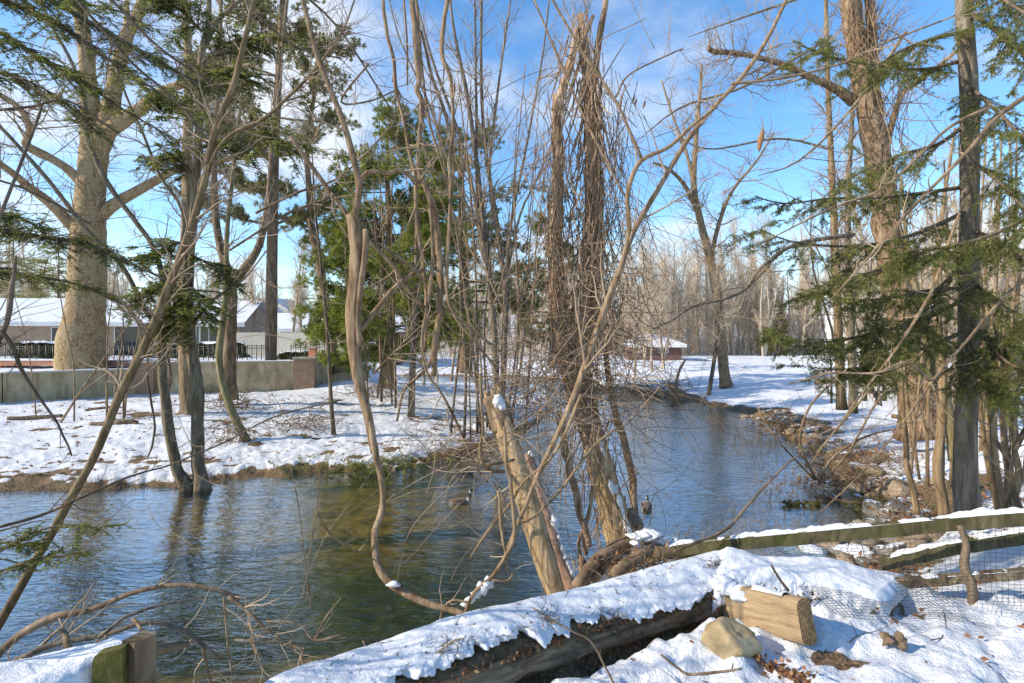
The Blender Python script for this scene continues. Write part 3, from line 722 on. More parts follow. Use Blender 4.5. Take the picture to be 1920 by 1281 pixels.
gr = [trace([(382, 925, 35.9), (376, 900, 26.5), (371, 860, 22.6), (371, 800, 21.8), (373, 740, 21.8), (364, 690, 21.1), (356, 640, 19.5), (354, 560, 17.9), (357, 470, 16.4), (366, 390, 15.6), (371, 300, 14.0), (375, 200, 13.3), (378, 100, 11.7), (392, 30, 9.4), (388, -60, 7.8)], 13.0, wob=.2),
      trace([(383, 90, 9.4), (408, 40, 8.6), (445, 5, 7.0), (490, -40, 5.5)], 13), trace([(360, 610, 7.0), (392, 570, 5.5), (420, 548, 4.7), (460, 520, 3.1), (500, 470, 2.3)], 13, 12.5),
      trace([(366, 395, 9.4), (395, 300, 7.8), (433, 252, 7.0), (487, 228, 7.0), (537, 185, 6.2), (587, 134, 5.5), (640, 62, 3.9), (665, 0, 3.1)], 12.8, 11.5)]
tree('hemlock_tree', 'straight dark right stem of the pair rising from the water edge', gr, BK_GREY2, bare_crown(gr, 13, 70, 1.5, 300, .7, t0=.3, rm=.004))

# --- trees of the far left bank
t = [trace([(356, 795, 46), (354, 775, 30), (350, 740, 25), (348, 680, 24), (347, 600, 23), (350, 450, 21), (352, 300, 18), (355, 150, 16), (350, 50, 13), (342, -60, 11)], 21, wob=.1),
     trace([(350, 770, 20), (335, 782, 15), (318, 786, 12), (298, 795, 8), (270, 812, 5)], 21, 20.2), trace([(362, 770, 18), (385, 783, 13), (420, 790, 9), (455, 802, 5)], 21, 20.5)]
tree('forest_tree', 'straight brown trunk with spreading surface roots on the left snowy bank', t, BK_TAN, bare_crown(t[:1], 14, 60, 2.2, 400, 1., 600, .5, t0=.4, rm=.006, r3=.004), flute=.05)
t = [trace([(430, 750, 36), (429, 715, 26), (431, 640, 23), (433, 560, 22), (430, 520, 20), (418, 480, 15), (406, 420, 13), (401, 300, 11), (410, 150, 8), (415, 0, 6)], 23),
     trace([(434, 540, 18), (452, 512, 17), (476, 480, 14), (492, 440, 13), (505, 360, 11), (511, 270, 10), (525, 120, 8), (540, -10, 5)], 23)]
tree('forked_tree', 'brown tree forking into two curved limbs at wall height on the left bank', t, BK_BROWN, bare_crown(t, 15, 60, 2.0, 400, 1., 700, .5, t0=.35, rm=.006, r3=.004))
t = [trace([(463, 828, 16), (446, 795, 15), (430, 760, 14), (415, 705, 13), (411, 660, 13), (417, 610, 12), (424, 540, 10), (426, 430, 8), (440, 300, 7), (456, 150, 5)], 17.5)]
tree('leaning_tree', 'thin mossy green tree leaning over from the snow with a debris clump at its foot', t, BK_MOSS, bare_crown(t, 16, 50, 1.4, 260, .7, t0=.3, rm=.004))
t = [trace([(626, 815, 9), (622, 770, 8), (618, 700, 7), (612, 600, 6), (600, 480, 5), (590, 380, 4), (585, 280, 2)], 18.5)]
tree('sapling', 'thin dark sapling standing alone on the left snowy bank', t, BK_DARK, bare_crown(t, 17, 26, .9, 100, .4, t0=.3, rm=.003))
t = [trace([(633, 700, 24), (628, 670, 19), (615, 600, 17), (600, 500, 16), (585, 430, 14), (580, 360, 12), (576, 280, 9), (588, 180, 7), (600, 60, 4)], 33)]
tree('forest_tree', 'leaning bare brown trunk behind the corner of the garden wall', t, BK_BROWN, bare_crown(t, 18, 50, 2.8, 360, 1.2, 500, .6, t0=.3, rm=.007, r3=.005))

# --- multi-stem grey tree behind the broken trunks
t = [trace([(934, 815, 19.8), (932, 780, 14.5), (930, 700, 13.2), (926, 600, 12.5), (915, 480, 11.2), (902, 380, 9.9), (880, 200, 7.9), (852, 60, 5.3), (838, -60, 3.3)], 16.5, wob=.2),
     trace([(946, 815, 15.8), (942, 760, 11.9), (946, 640, 11.2), (948, 560, 9.9), (932, 420, 8.6), (908, 260, 6.6), (902, 100, 5.3), (905, -60, 3.3)], 16.4),
     trace([(922, 560, 7.9), (905, 450, 7.3), (866, 270, 5.9), (810, 110, 4.6), (765, -60, 2.6)], 16.4, 16), trace([(918, 520, 7.3), (897, 420, 6.6), (893, 200, 5.3), (891, 40, 4.0), (888, -60, 2.6)], 16.5),
     trace([(938, 480, 6.6), (918, 330, 5.3), (936, 150, 4.6), (962, -30, 2.6)], 16.4), trace([(946, 560, 6.6), (958, 420, 5.9), (986, 280, 4.6), (1018, 100, 3.3), (1036, -60, 2.0)], 16.4, 16),
     trace([(908, 450, 5.9), (850, 330, 4.6), (806, 200, 4.0), (745, 60, 2.6), (720, -60, 2.0)], 16.4, 15.6), trace([(950, 520, 5.3), (976, 400, 4.6), (1010, 330, 3.3), (1060, 200, 2.6), (1100, 90, 2.0)], 16.4, 16)]
tree('grey_tree', 'grey tree of many slender upright stems fanning into the blue sky', t, BK_GREY, bare_crown(t, 19, 130, 2.2, 800, 1.0, 1300, .5, t0=.25, up=.14, ang=32, rm=.005, r3=.0035), trunk_idx=(0, 1))

# --- right far bank
t = [trace([(1362, 725, 26), (1359, 712, 21), (1355, 670, 19), (1350, 620, 18), (1345, 560, 17), (1330, 480, 15), (1312, 410, 13), (1301, 350, 11), (1305, 260, 9), (1311, 190, 7), (1316, 120, 4)], 36),
     trace([(1312, 410, 9), (1285, 350, 8), (1255, 318, 6), (1225, 305, 4)], 36, 35), trace([(1332, 490, 9), (1348, 420, 8), (1372, 360, 6), (1420, 300, 4), (1450, 250, 3)], 36, 37), trace([(1302, 350, 7), (1285, 280, 6), (1262, 220, 4), (1240, 150, 3)], 36),
     trace([(1345, 560, 8), (1390, 548, 7), (1420, 520, 6), (1470, 470, 5), (1530, 455, 4)], 36, 34)]
tree('forest_tree', 'lone bare tree leaning on the snowfield above the creek bend', t, BK_TAN, bare_crown(t, 20, 150, 2.6, 900, 1.3, 1800, .7, t0=.2, rm=.007, r3=.0055))
t = [trace([(1328, 745, 9), (1333, 715, 8), (1340, 670, 7), (1348, 620, 6), (1352, 560, 4), (1345, 500, 3)], 33)]
tr_ = tree('sapling', 'thin dark sapling on the stony shore beside the lone bare tree', t, BK_DARK, bare_crown(t, 21, 60, 1.2, 400, .8, 800, .5, t0=.3, rm=.004, r3=.004, ang=65, wob=.3), crown_mat=TWIG_RED)

d = 15
vt = [trace([(1728, 815, 88.3), (1724, 800, 73.6), (1718, 740, 62.6), (1706, 660, 55.2), (1686, 560, 51.5), (1666, 450, 47.8), (1650, 330, 44.2), (1632, 220, 40.5), (1612, 120, 36.8), (1597, 30, 33.1), (1585, -80, 27.6)], d),
      trace([(1634, 215, 23.9), (1636, 120, 20.2), (1632, 20, 16.6), (1622, -70, 13.8)], d), trace([(1600, 190, 20.2), (1565, 165, 15.6), (1520, 145, 12.9), (1470, 122, 11.0), (1430, 110, 9.2), (1380, 100, 9.2), (1335, 96, 10.1), (1330, 85, 5.5)], d, d-1),
      trace([(1655, 300, 12.9), (1690, 180, 9.2), (1740, 140, 7.4), (1800, 90, 5.5)], d, d-1)]
tree('vine_clad_tree', 'massive shaggy trunk wrapped in dead vine stems above the stony shore', vt, BK_VINE, bare_crown(vt[1:], 22, 80, 1.6, 450, .8, 700, .4, t0=.3, rm=.005, r3=.003), sides=20, rough=.16, flute=.06)
t = [trace([(1579, 768, 22), (1577, 740, 17), (1573, 640, 15), (1568, 520, 14), (1564, 420, 13), (1556, 250, 10), (1550, 80, 8), (1548, -60, 5)], 17.2)]
tree('forest_tree', 'slim brown trunk with pale stripped foot left of the vine clad trunk', t, BK_TAN, bare_crown(t, 23, 60, 1.6, 300, .8, 500, .4, t0=.3, rm=.004, r3=.003))
t = [trace([(1600, 775, 18), (1599, 740, 14), (1597, 640, 13), (1592, 520, 12), (1590, 400, 10), (1596, 250, 8), (1612, 80, 6)], 16.9)]
tree('forest_tree', 'slim grey trunk close against the stripped brown trunk', t, BK_GREY, bare_crown(t, 24, 50, 1.5, 260, .8, t0=.3, rm=.004))

# --- shrubby stems on the right-hand bank
def stems(label, d, specs, seed, m=BK_TAN, n1=12, L1=.6, n2=40, L2=.3, name='sapling', each=None):
    if each:
        for k, s in enumerate(specs): stems(label, d+((k*37) % 11-5)*.03*d/8, [s], seed*20+k, m, max(3, n1//len(specs)), L1, max(6, n2//len(specs)), L2, name)
        for o in [o for o in scene.objects if o.get('label') == label]: o['group'] = each
        return
    ls = [trace(s, d, d*1.02, wob=.3, seed=seed+k) for k, s in enumerate(specs)]
    return tree(name, label, ls, m, bare_crown(ls, seed, n1, L1, n2, L2, t0=.25, rm=.003), rough=.06, sides=9, trunk_idx=range(len(ls)))
stems('thick tan stem bending beside the grey spruce trunk', 7.6, [[(1770, 975, 20), (1766, 930, 18), (1758, 880, 17), (1764, 820, 16), (1766, 740, 15), (1762, 640, 13), (1755, 520, 10), (1770, 380, 7), (1790, 240, 4)]], 31, n1=24, n2=90)
stems('forked tan stem arching left from behind the spruce trunk', 8.2, [[(1792, 865, 22), (1784, 800, 20), (1766, 740, 17), (1752, 715, 16), (1738, 640, 13), (1722, 560, 10), (1700, 450, 7), (1690, 330, 4)], [(1752, 715, 12), (1720, 682, 9), (1680, 690, 7), (1640, 720, 5), (1590, 780, 4), (1530, 850, 3)]], 32, BK_MOSS, n1=24, n2=90)
stems('thin stem leaning left out over the stony shore', 8.0, [[(1722, 965, 12), (1712, 920, 11), (1700, 860, 10), (1694, 790, 8), (1672, 780, 0 or 8)], [(1700, 860, 7), (1694, 760, 6), (1690, 640, 5), (1700, 500, 3)]], 33, n1=16)
stems('slender tan stem of the clump at the right edge behind the fence', 7.2, [[(1876, 965, 14), (1870, 900, 13), (1860, 800, 12), (1850, 700, 10), (1842, 580, 8), (1830, 400, 5)], [(1880, 965, 13), (1890, 880, 12), (1880, 780, 10), (1900, 640, 8), (1915, 480, 5)], [(1872, 960, 10), (1850, 850, 9), (1838, 740, 8), (1850, 600, 6), (1846, 450, 4)], [(1888, 970, 14), (1910, 900, 12), (1900, 820, 10), (1915, 700, 7), (1940, 560, 5)]], 34, n1=60, n2=300, L1=.8, each='slender stems at the right edge')
stems('dark forked stem crossing in front of the right edge clump', 6.2, [[(1925, 985, 12), (1905, 930, 11), (1895, 870, 10), (1930, 790, 9), (1960, 730, 8)], [(1895, 870, 8), (1860, 800, 6), (1885, 700, 5), (1860, 600, 3)]], 35, BK_DARK, n1=24, n2=100)
stems('slender tan stem between the vine clad trunk and the grey spruce trunk', 10.5, [[(1765, 905, 9), (1768, 800, 8), (1772, 650, 7), (1778, 500, 5), (1770, 300, 3)], [(1785, 900, 9), (1790, 760, 8), (1800, 600, 6), (1790, 420, 4)]], 36, n1=40, n2=200, L1=.9, each='paired stems before the spruce')
stems('bare shrub of arching stems on the stony shore', 12.0, [[(1535, 905, 5), (1560, 860, 5), (1620, 820, 4), (1700, 800, 3)], [(1530, 900, 6), (1500, 830, 5), (1520, 760, 4), (1580, 700, 3)], [(1540, 905, 5), (1590, 850, 4), (1640, 760, 4), (1700, 690, 3)], [(1528, 900, 4), (1480, 850, 3), (1440, 800, 3), (1420, 760, 2)]], 37, BK_BROWN, n1=50, n2=260, L1=.7, name='shrub')
stems('tall thin tan stem of the cluster far right behind the spruce', 13.5, [[(1840+int(k*14), 860, 8), (1845+int(k*15)-k % 3*9, 700, 7), (1835+int(k*17)+k % 2*16, 500, 5), (1850+k*14, 250, 3)] for k in range(6)], 38, n1=70, n2=300, L1=1.1, each='tall stems behind the spruce')

rc_ = np.random.default_rng(640)
def fan(n, x0, x1, y0, sx, top0, top1, w):
    out = []
    for k in range(n):
        x = rc_.uniform(x0, x1); dx = rc_.normal(0, sx); yt = rc_.uniform(top0, top1); ww = w*rc_.uniform(.6, 1.2)
        out.append([(x, y0+rc_.uniform(-15, 15), ww), (x+dx*.25+rc_.normal(0, 6), y0*.68+yt*.32, ww*.8), (x+dx*.55+rc_.normal(0, 9), y0*.35+yt*.65, ww*.6), (x+dx, yt, ww*.3)])
    return out
stems('thin brown whip on the bank point behind the barkless trunk', 15.0, fan(13, 840, 990, 815, 70, 60, 420, 5), 641, BK_BROWN, n1=120, n2=420, L1=1.1, L2=.6, each='whips on the bank point')
stems('thin brown sapling in the snow between the slim pine and the split vine', 19, fan(7, 690, 800, 760, 50, 150, 420, 5), 642, BK_BROWN, n1=60, n2=240, L1=1.2, L2=.6, each='saplings by the slim pine')
stems('thin pale sapling crowding the far right bank behind the fence', 10, fan(12, 1700, 1930, 900, 60, 250, 560, 6), 643, BK_TAN, n1=100, n2=420, L1=.9, L2=.5, each='saplings on the right bank')
stems('thin grey sapling above the stony shore right of the snowfield', 19, fan(8, 1540, 1680, 760, 60, 200, 500, 5), 644, BK_GREY, n1=70, n2=300, L1=1.2, L2=.6, each='grey saplings above the shore')
stems('wispy bare sapling before the left end of the garden wall', 20, fan(8, 20, 330, 790, 60, 420, 620, 4), 645, BK_TAN, n1=60, n2=260, L1=.8, L2=.5, each='saplings before the wall')

# --- spruce whose trunk stands just behind the fence
sp = [trace([(1818, 985, 58.1), (1814, 955, 44.0), (1809, 900, 38.7), (1808, 850, 37.0), (1812, 760, 35.2), (1815, 680, 33.4), (1815, 500, 31.7), (1818, 300, 29.9), (1815, 150, 29.9), (1806, 0, 26.4), (1800, -200, 21.1)], 6.9)]
spruce = tree('spruce_tree', 'grey trunked spruce with drooping dark boughs just behind the wire fence', sp, BK_GREY, None, sides=18, rough=.08, flute=.05)
WN = .0075
def spruce_bough(mbw, mbn, rng, P, R, n1, L1, n2, L2, per=34, dens=1., ln=.04):
    A = sprout(rng, P, R, n1, .12, 1., 50, L1, 7, .5, -.03, .06, .0022, flat=.45, dirbias=(0, 0, -.45), shorten=.35)
    B = sprout(rng, A[0], A[1], n2, .1, 1., 42, L2, 5, .7, -.02, .06, .0016, flat=.3, dirbias=(0, 0, -.35))
    mbw.tubes(P, R, 6); mbw.tubes(A[0], A[1], 4, cap=False); mbw.tubes(B[0], B[1], 3, cap=False)
    needles(mbn, rng, A[0], A[1], int(per*1.7), ln, WN, 48, bias=(0, 0, .35)); needles(mbn, rng, B[0], B[1], per, ln, WN, 48, bias=(0, 0, .35))
    tip = (P[None, len(P)//3:], R[None, len(P)//3:]) if P.ndim == 2 else (P, R)
    needles(mbn, rng, tip[0], tip[1], 90, ln, WN, 50, bias=(0, 0, .3))
def boughs(root, specs, seed, n1=32, L1=.50, n2=170, L2=.24, per=31, ln=.04):
    rng = np.random.default_rng(seed); w = MB(); nd = MB()
    for s in specs:
        pts, d0, d1 = s[:3]; k = s[3] if len(s) > 3 else 1.
        P, R = trace(pts, d0, d1, 16)
        spruce_bough(w, nd, rng, P, R, int(n1*k), L1, int(n2*k), L2, per, ln=ln)
    w.build('bough', BK_DARK, root); nd.build('foliage', SPR, root)
boughs(spruce, [
    ([(1815, 395, 9), (1740, 430, 8), (1660, 455, 7), (1570, 462, 5), (1480, 452, 3), (1425, 430, 2)], 6.9, 5.6, 1.3),
    ([(1815, 470, 9), (1750, 480, 8), (1670, 500, 6), (1600, 520, 4), (1540, 530, 2)], 6.9, 5.4, 1.4),
    ([(1815, 540, 8), (1740, 545, 7), (1660, 560, 5), (1580, 560, 3), (1520, 530, 2)], 6.9, 5.8, 1.2),
    ([(1812, 560, 8), (1730, 600, 7), (1640, 625, 6), (1560, 640, 5), (1490, 640, 3), (1430, 612, 2)], 6.9, 5.5, 1.5),
    ([(1812, 620, 8), (1740, 650, 7), (1660, 675, 5), (1590, 692, 3), (1530, 690, 2)], 6.9, 5.9, 1.3),
    ([(1660, 560, 5), (1640, 610, 4), (1650, 650, 3), (1670, 690, 2)], 6.2, 5.9, 1.0),
    ([(1815, 350, 9), (1730, 362, 7), (1640, 372, 5), (1560, 372, 4), (1470, 382, 3), (1415, 368, 2)], 7., 6.2, 1.2),
    ([(1815, 230, 9), (1760, 270, 7), (1690, 290, 5), (1620, 320, 3), (1570, 350, 2)], 7., 6.0, 1.0),
    ([(1815, 110, 9), (1740, 130, 7), (1660, 125, 5), (1570, 110, 4), (1500, 85, 2)], 7., 6.0, 1.0),
    ([(1815, 60, 9), (1760, 70, 7), (1690, 95, 5), (1620, 140, 3)], 7., 6.2, .8),
    ([(1815, 300, 8), (1860, 330, 7), (1910, 380, 5), (1960, 430, 3)], 6.9, 5.8, 1.1),
    ([(1815, 160, 9), (1860, 200, 7), (1910, 250, 5), (1970, 300, 3)], 6.9, 5.6, 1.2),
    ([(1815, 20, 9), (1870, 60, 7), (1930, 110, 5), (1990, 150, 3)], 6.9, 5.5, 1.4),
    ([(1815, -60, 9), (1870, -10, 7), (1930, 30, 5), (1990, 60, 3)], 6.8, 5.2, 1.4),
    ([(1815, 430, 8), (1870, 450, 7), (1920, 480, 5), (1980, 500, 3)], 6.9, 5.8, 1.2),
    ([(1815, 600, 8), (1850, 640, 6), (1890, 680, 5), (1940, 700, 3)], 6.9, 5.7, 1.3),
    ([(1815, 640, 8), (1820, 690, 6), (1850, 725, 4), (1890, 740, 2)], 6.6, 5.9, 1.2),
    ([(1815, 520, 8), (1860, 560, 6), (1910, 600, 4), (1960, 620, 3)], 6.9, 5.8, 1.0),
    ([(1815, 480, 8), (1770, 540, 6), (1740, 600, 4), (1720, 650, 2)], 6.9, 6.2, 1.0),
    ([(1960, 390, 8), (1860, 440, 7), (1780, 462, 5), (1700, 470, 3)], 5.0, 5.2, .9)], 51)

# --- white pines
def pine(name, label, limbs, barkm, seed, brs, needle, npair, tuft=(34, .11, .011), rough=.06, L1=.8, n2k=9, group=None):
    """brs: list of (limb index, t, azimuth deg, length, rise)"""
    rng = np.random.default_rng(seed); t = tree(name, label, limbs, barkm, None, group, rough=rough)
    w = MB(); nd = MB(); P0 = []; 
    for (li, tt, az, ln, rise) in brs:
        P, R = limbs[li]; i = int(tt*(len(P)-1)); s = P[i]
        dr = np.array((math.cos(math.radians(az)), math.sin(math.radians(az)), rise))
        P0.append(wander(rng, [s], [dr], ln, 10, .05, .02, max(R[i]*.3, .012), .3))
    A = cat2(*P0); w.tubes(A[0], A[1], 5, cap=False)
    B = sprout(rng, A[0], A[1], npair, .2, 1., 48, L1, 7, .5, .03, .09, .005, flat=.55, shorten=.4)
    C = sprout(rng, B[0], B[1], npair*n2k//2, .25, 1., 42, L1*.4, 5, .7, .06, .08, .004)
    w.tubes(B[0], B[1], 4, cap=False); w.tubes(C[0], C[1], 3, cap=False)
    for Z in (B, C): needles(nd, rng, Z[0][:, 2:], Z[1][:, 2:], tuft[0], tuft[1], tuft[2], 45, bias=(0, 0, .25))
    w.build('branch', BK_BROWN, t); nd.build('foliage', needle, t)
    return t
rb = np.random.default_rng(99)
def whorls(li, t0, t1, n, L0, L1, rise=.1):
    return [(li, t, rb.uniform(0, 360), L0+(L1-L0)*(t-t0)/(t1-t0)*rb.uniform(.8, 1.1), rise+rb.normal(0, .1)) for t in np.linspace(t0, t1, n)]
jl = [trace([(508, 700, 24), (508, 680, 21), (509, 560, 21), (511, 430, 19), (515, 300, 16), (522, 150, 13), (530, 0, 10), (536, -160, 6)], 31)]
pine('pine_tree', 'tall straight pine trunk with olive tufts high above the garden wall', jl, BK_BROWN, 61, whorls(0, .33, .95, 30, 4.6, 3.2, .05), PINE_O, 620, (22, .22, .045), L1=1.6, n2k=12)
lp = [trace([(771, 782, 16), (772, 740, 13), (775, 650, 12), (779, 560, 11), (782, 460, 10), (784, 360, 8), (786, 260, 6), (788, 170, 3)], 19)]
pine('pine_tree', 'slim young pine with bright green boughs standing in the snow near the bank edge', lp, BK_GREY, 62, whorls(0, .27, .95, 30, 2.3, 1.0, .0), PINE, 460, (34, .12, .02), L1=.9)
lp = [trace([(733, 730, 20), (733, 690, 16), (731, 560, 15), (729, 430, 13), (727, 330, 9), (726, 240, 5)], 24)]
pine('pine_tree', 'bushy green pine behind the slim young pine, paired trunk foot', lp, BK_TAN, 63, whorls(0, .22, .98, 36, 3.4, 1.2, .0), PINE, 700, (30, .16, .026), L1=1.3)
lp = [trace([(722, 728, 14), (722, 690, 13), (716, 560, 11), (706, 430, 9), (700, 380, 5)], 24.4)]
pine('pine_tree', 'smaller green pine touching the bushy pine on its left', lp, BK_TAN, 64, whorls(0, .2, .98, 26, 3.0, 1.2, .0), PINE, 460, (30, .16, .026), L1=1.3)
lp = [trace([(872, 700, 30), (874, 670, 24), (872, 560, 20), (868, 430, 16), (864, 330, 11), (862, 240, 6)], 30)]
pine('pine_tree', 'broad footed pine with dark green boughs behind the grey many stemmed tree', lp, BK_BROWN, 65, whorls(0, .2, .98, 34, 4.0, 1.6, .0), HEM, 500, (26, .18, .032), L1=1.4)
lp = [trace([(1035, 690, 14), (1036, 640, 12), (1033, 540, 10), (1030, 440, 8), (1028, 350, 4)], 38)]
pine('pine_tree', 'small dark pine behind the vine tangle across the creek', lp, BK_BROWN, 66, whorls(0, .2, .98, 24, 3.0, 1.0, .0), HEM, 300, (24, .2, .035), L1=1.3)
lp = [trace([(657, 690, 14), (655, 620, 13), (652, 540, 11), (655, 440, 9), (660, 330, 5)], 36)]
pine('pine_tree', 'light green pine behind the split vine trunk beyond the wall corner', lp, BK_BROWN, 67, whorls(0, .15, .98, 28, 3.6, 1.4, .0), PINE, 420, (24, .2, .035), L1=1.5)

# --- hemlock boughs hanging in from the upper left
def hemlock_sprays(root, specs, seed, n1=60, L1=.66, n2=340, L2=.26, per=25, ln=.04, wd=.010, mat=HEM):
    rng = np.random.default_rng(seed); w = MB(); nd = MB()
    for s in specs:
        pts, d0, d1 = s[:3]; k = s[3] if len(s) > 3 else 1.
        P, R = trace(pts, d0, d1, 16, wob=.5, seed=seed); w.tubes(P, R, 6)
        A = sprout(rng, P, R, int(n1*k), .1, 1., 52, L1, 7, .5, -.05, .09, .0022, flat=.5, shorten=.4)
        B = sprout(rng, A[0], A[1], int(n2*k), .1, 1., 48, L2, 5, .7, -.05, .10, .0015, flat=.55)
        w.tubes(A[0], A[1], 4, cap=False); w.tubes(B[0], B[1], 3, cap=False)
        needles(nd, rng, A[0], A[1], int(per*1.6), ln, wd, 65, flat=.8); needles(nd, rng, B[0], B[1], per, ln, wd, 65, flat=.8)
    w.build('bough', BK_DARK, root); nd.build('foliage', mat, root)
hb = PX(-40, 900, 10)
hl = [trace([(-150, 980, 60), (-140, 700, 50), (-120, 400, 44), (-110, 100, 36), (-100, -200, 28)], 9.2)]
hem = tree('hemlock_tree', 'hemlock at the left edge reaching in with flat dark green sprays overhead', hl, BK_BROWN, None)
hemlock_sprays(hem, [
    ([(-120, -60, 14), (-20, -10, 11), (80, 30, 9), (160, 80, 7), (230, 130, 5), (320, 185, 3), (400, 215, 2)], 9.2, 8.2, 1.6),
    ([(-120, 40, 12), (0, 62, 9), (60, 100, 8), (150, 150, 6), (230, 205, 4), (310, 250, 2)], 9.2, 8.4, 1.6),
    ([(-100, -120, 14), (60, -20, 10), (200, 60, 8), (290, 110, 6), (360, 150, 4), (430, 175, 2)], 9.2, 8.8, 1.6),
    ([(-110, 150, 10), (0, 135, 8), (70, 170, 6), (140, 205, 4), (190, 260, 2)], 9.2, 8.6, 1.2),
    ([(-100, -60, 10), (20, -30, 8), (120, 0, 6), (220, 20, 4), (300, 60, 2)], 9.0, 7.6, 1.2),
    ([(-110, 410, 12), (0, 432, 9), (90, 446, 8), (160, 457, 7), (230, 488, 5), (300, 520, 4), (370, 560, 2)], 9.2, 9.6, 1.5),
    ([(-110, 490, 9), (0, 510, 6), (80, 520, 5), (150, 535, 4), (230, 572, 2)], 9.2, 9.2, 1.1),
    ([(-110, 395, 8), (0, 400, 6), (60, 420, 4), (110, 470, 2)], 9.2, 8.9, .9)], 71)
hr_specs = [([(360, 500, 7), (330, 520, 5), (290, 540, 4), (250, 560, 2)], 13, 12.4, 1.), ([(360, 480, 7), (400, 500, 5), (430, 530, 3)], 13, 12.6, .7), ([(358, 540, 7), (340, 560, 5), (318, 590, 3), (310, 625, 2)], 13, 12.4, 1.2), ([(358, 530, 6), (370, 560, 5), (375, 590, 3)], 13, 12.2, .9),
     ([(370, 330, 7), (330, 300, 5), (290, 300, 3)], 13, 12.5, .8), ([(373, 240, 7), (340, 200, 5), (300, 190, 3)], 13, 12.4, 1.), ([(376, 180, 7), (420, 150, 5), (470, 140, 3)], 13, 12.4, 1.), ([(378, 120, 7), (430, 80, 5), (500, 70, 3), (560, 90, 2)], 13, 12.3, 1.1), ([(380, 60, 6), (340, 20, 4), (300, 0, 3)], 13, 12.4, 1.),
     ([(358, 450, 6), (320, 460, 4), (280, 480, 3)], 13, 12.6, .8), ([(372, 280, 6), (410, 270, 4), (450, 290, 3)], 13, 12.5, .7), ([(487, 228, 5), (520, 260, 4), (560, 270, 2)], 12.2, 12, .6)]
hroot = [o for o in scene.objects if o.get('label', '').startswith('straight dark right stem')][0]
hemlock_sprays(hroot, hr_specs, 72, n1=40, L1=.9, n2=300, L2=.35, per=26, ln=.06, wd=.02)
# ------------------------------------------------------------------ distant woods: a few kinds, copied one by one
def far_proto(seed, h, label, group, m=FAR_BARK, tw=TWIG_RED, lean=.05, n1=60, n2=420, n3=700, L1=.26, spread=38, r=.16, stemsn=1):
    rng = np.random.default_rng(seed); ls = []
    for k in range(stemsn):
        top = np.array((rng.normal(0, lean*h)+(k-(stemsn-1)/2)*.12*h, rng.normal(0, lean*h), h*rng.uniform(.85, 1)))
        mid = top*.5+np.array((rng.normal(0, .02*h), rng.normal(0, .02*h), 0))
        S = catmull([(k*.25, 0, -.6, r*1.3), (k*.25, 0, .1, r), (*mid, r*.7), (*(top*.8+mid*.05), r*.4), (*top, .02)], 20); ls.append((S[:, :3], np.maximum(S[:, 3], .01)))
    t = thing('distant_tree', label, 'tree', (0, 0, 0), group)
    mb = MB()
    for P, R in ls: mb.tubes(P, R, 7, rough=.05)
    mb.build('trunk', m, t)
    P, R = pad(ls, 18)
    A = sprout(rng, P, R, n1, .22, 1., spread, h*L1, 8, .5, .10, .12, .02); B = sprout(rng, A[0], A[1], n2, .15, 1., 42, h*.10, 6, .6, .06, .14, .012); C = sprout(rng, B[0], B[1], n3, .1, 1., 40, h*.055, 5, .7, .04, .14, .008)
    mb = MB()
    for Z in (A, B, C): mb.tubes(Z[0], Z[1], 4, cap=False)
    mb.build('crown', tw, t); return t
G1 = 'bare trees of the distant woods'
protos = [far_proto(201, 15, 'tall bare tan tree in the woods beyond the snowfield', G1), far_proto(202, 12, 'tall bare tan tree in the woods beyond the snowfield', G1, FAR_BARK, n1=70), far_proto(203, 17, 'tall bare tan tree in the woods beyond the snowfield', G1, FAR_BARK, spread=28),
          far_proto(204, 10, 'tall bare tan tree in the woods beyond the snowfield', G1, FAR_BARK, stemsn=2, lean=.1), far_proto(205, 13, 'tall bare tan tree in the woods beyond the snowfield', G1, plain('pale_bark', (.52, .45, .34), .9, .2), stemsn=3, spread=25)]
G2 = 'bare trees behind the houses'
rw = np.random.default_rng(301)
used = set(); HB = [(-31, 46, 14), (-34, 70, 7), (-26, 66, 6), (-18, 64, 10), (15.8, 67, 8), (37, 60, 10), (-30, 88, 6)]
def place(k, x, y, lab=None, grp=None, s=1.):
    z = ground(x, y)-.1; p = protos[k]
    if k not in used:
        used.add(k); p.location = (x, y, z); p.rotation_euler = (0, 0, rw.uniform(0, 6.28)); p.scale = (s, s, s)
        if grp: p['group'] = grp; p['label'] = lab
    else: copy_thing(p, (x, y, z), rw.uniform(0, 6.28), s, lab, grp)
n = 0
for i in range(185):
    ax = rw.uniform(.14, .92); y = rw.uniform(76, 125); x = ax*y
    if ax < .56 or y > 60: place(int(rw.integers(0, 5)), x, y, None, None, rw.uniform(.9, 1.4)); n += 1
for i in range(34):
    y = rw.uniform(70, 110); x = y*rw.uniform(-.12, .16); place(int(rw.integers(0, 5)), x, y, None, None, rw.uniform(.8, 1.25))
for i in range(95):
    ax = rw.uniform(-.98, -.14); y = rw.uniform(66, 115); x = ax*y
    if any(abs(x-a) < r_ and abs(y-b) < r_ for a, b, r_ in HB): continue
    place(int(rw.integers(0, 5)), x, y, 'bare grey brown tree rising behind the snowy roofs', G2, rw.uniform(.65, 1.2))
for i in range(26):                                               # trees on the rise to the right
    ax = rw.uniform(.60, .98); y = rw.uniform(22, 60); x = ax*y
    if any(abs(x-a) < 8 and abs(y-b) < 8 for a, b, r_ in HB): continue
    place(int(rw.integers(0, 5)), x, y, 'bare tree on the snowy rise behind the spruce', 'bare trees on the right-hand rise', rw.uniform(.6, .95))
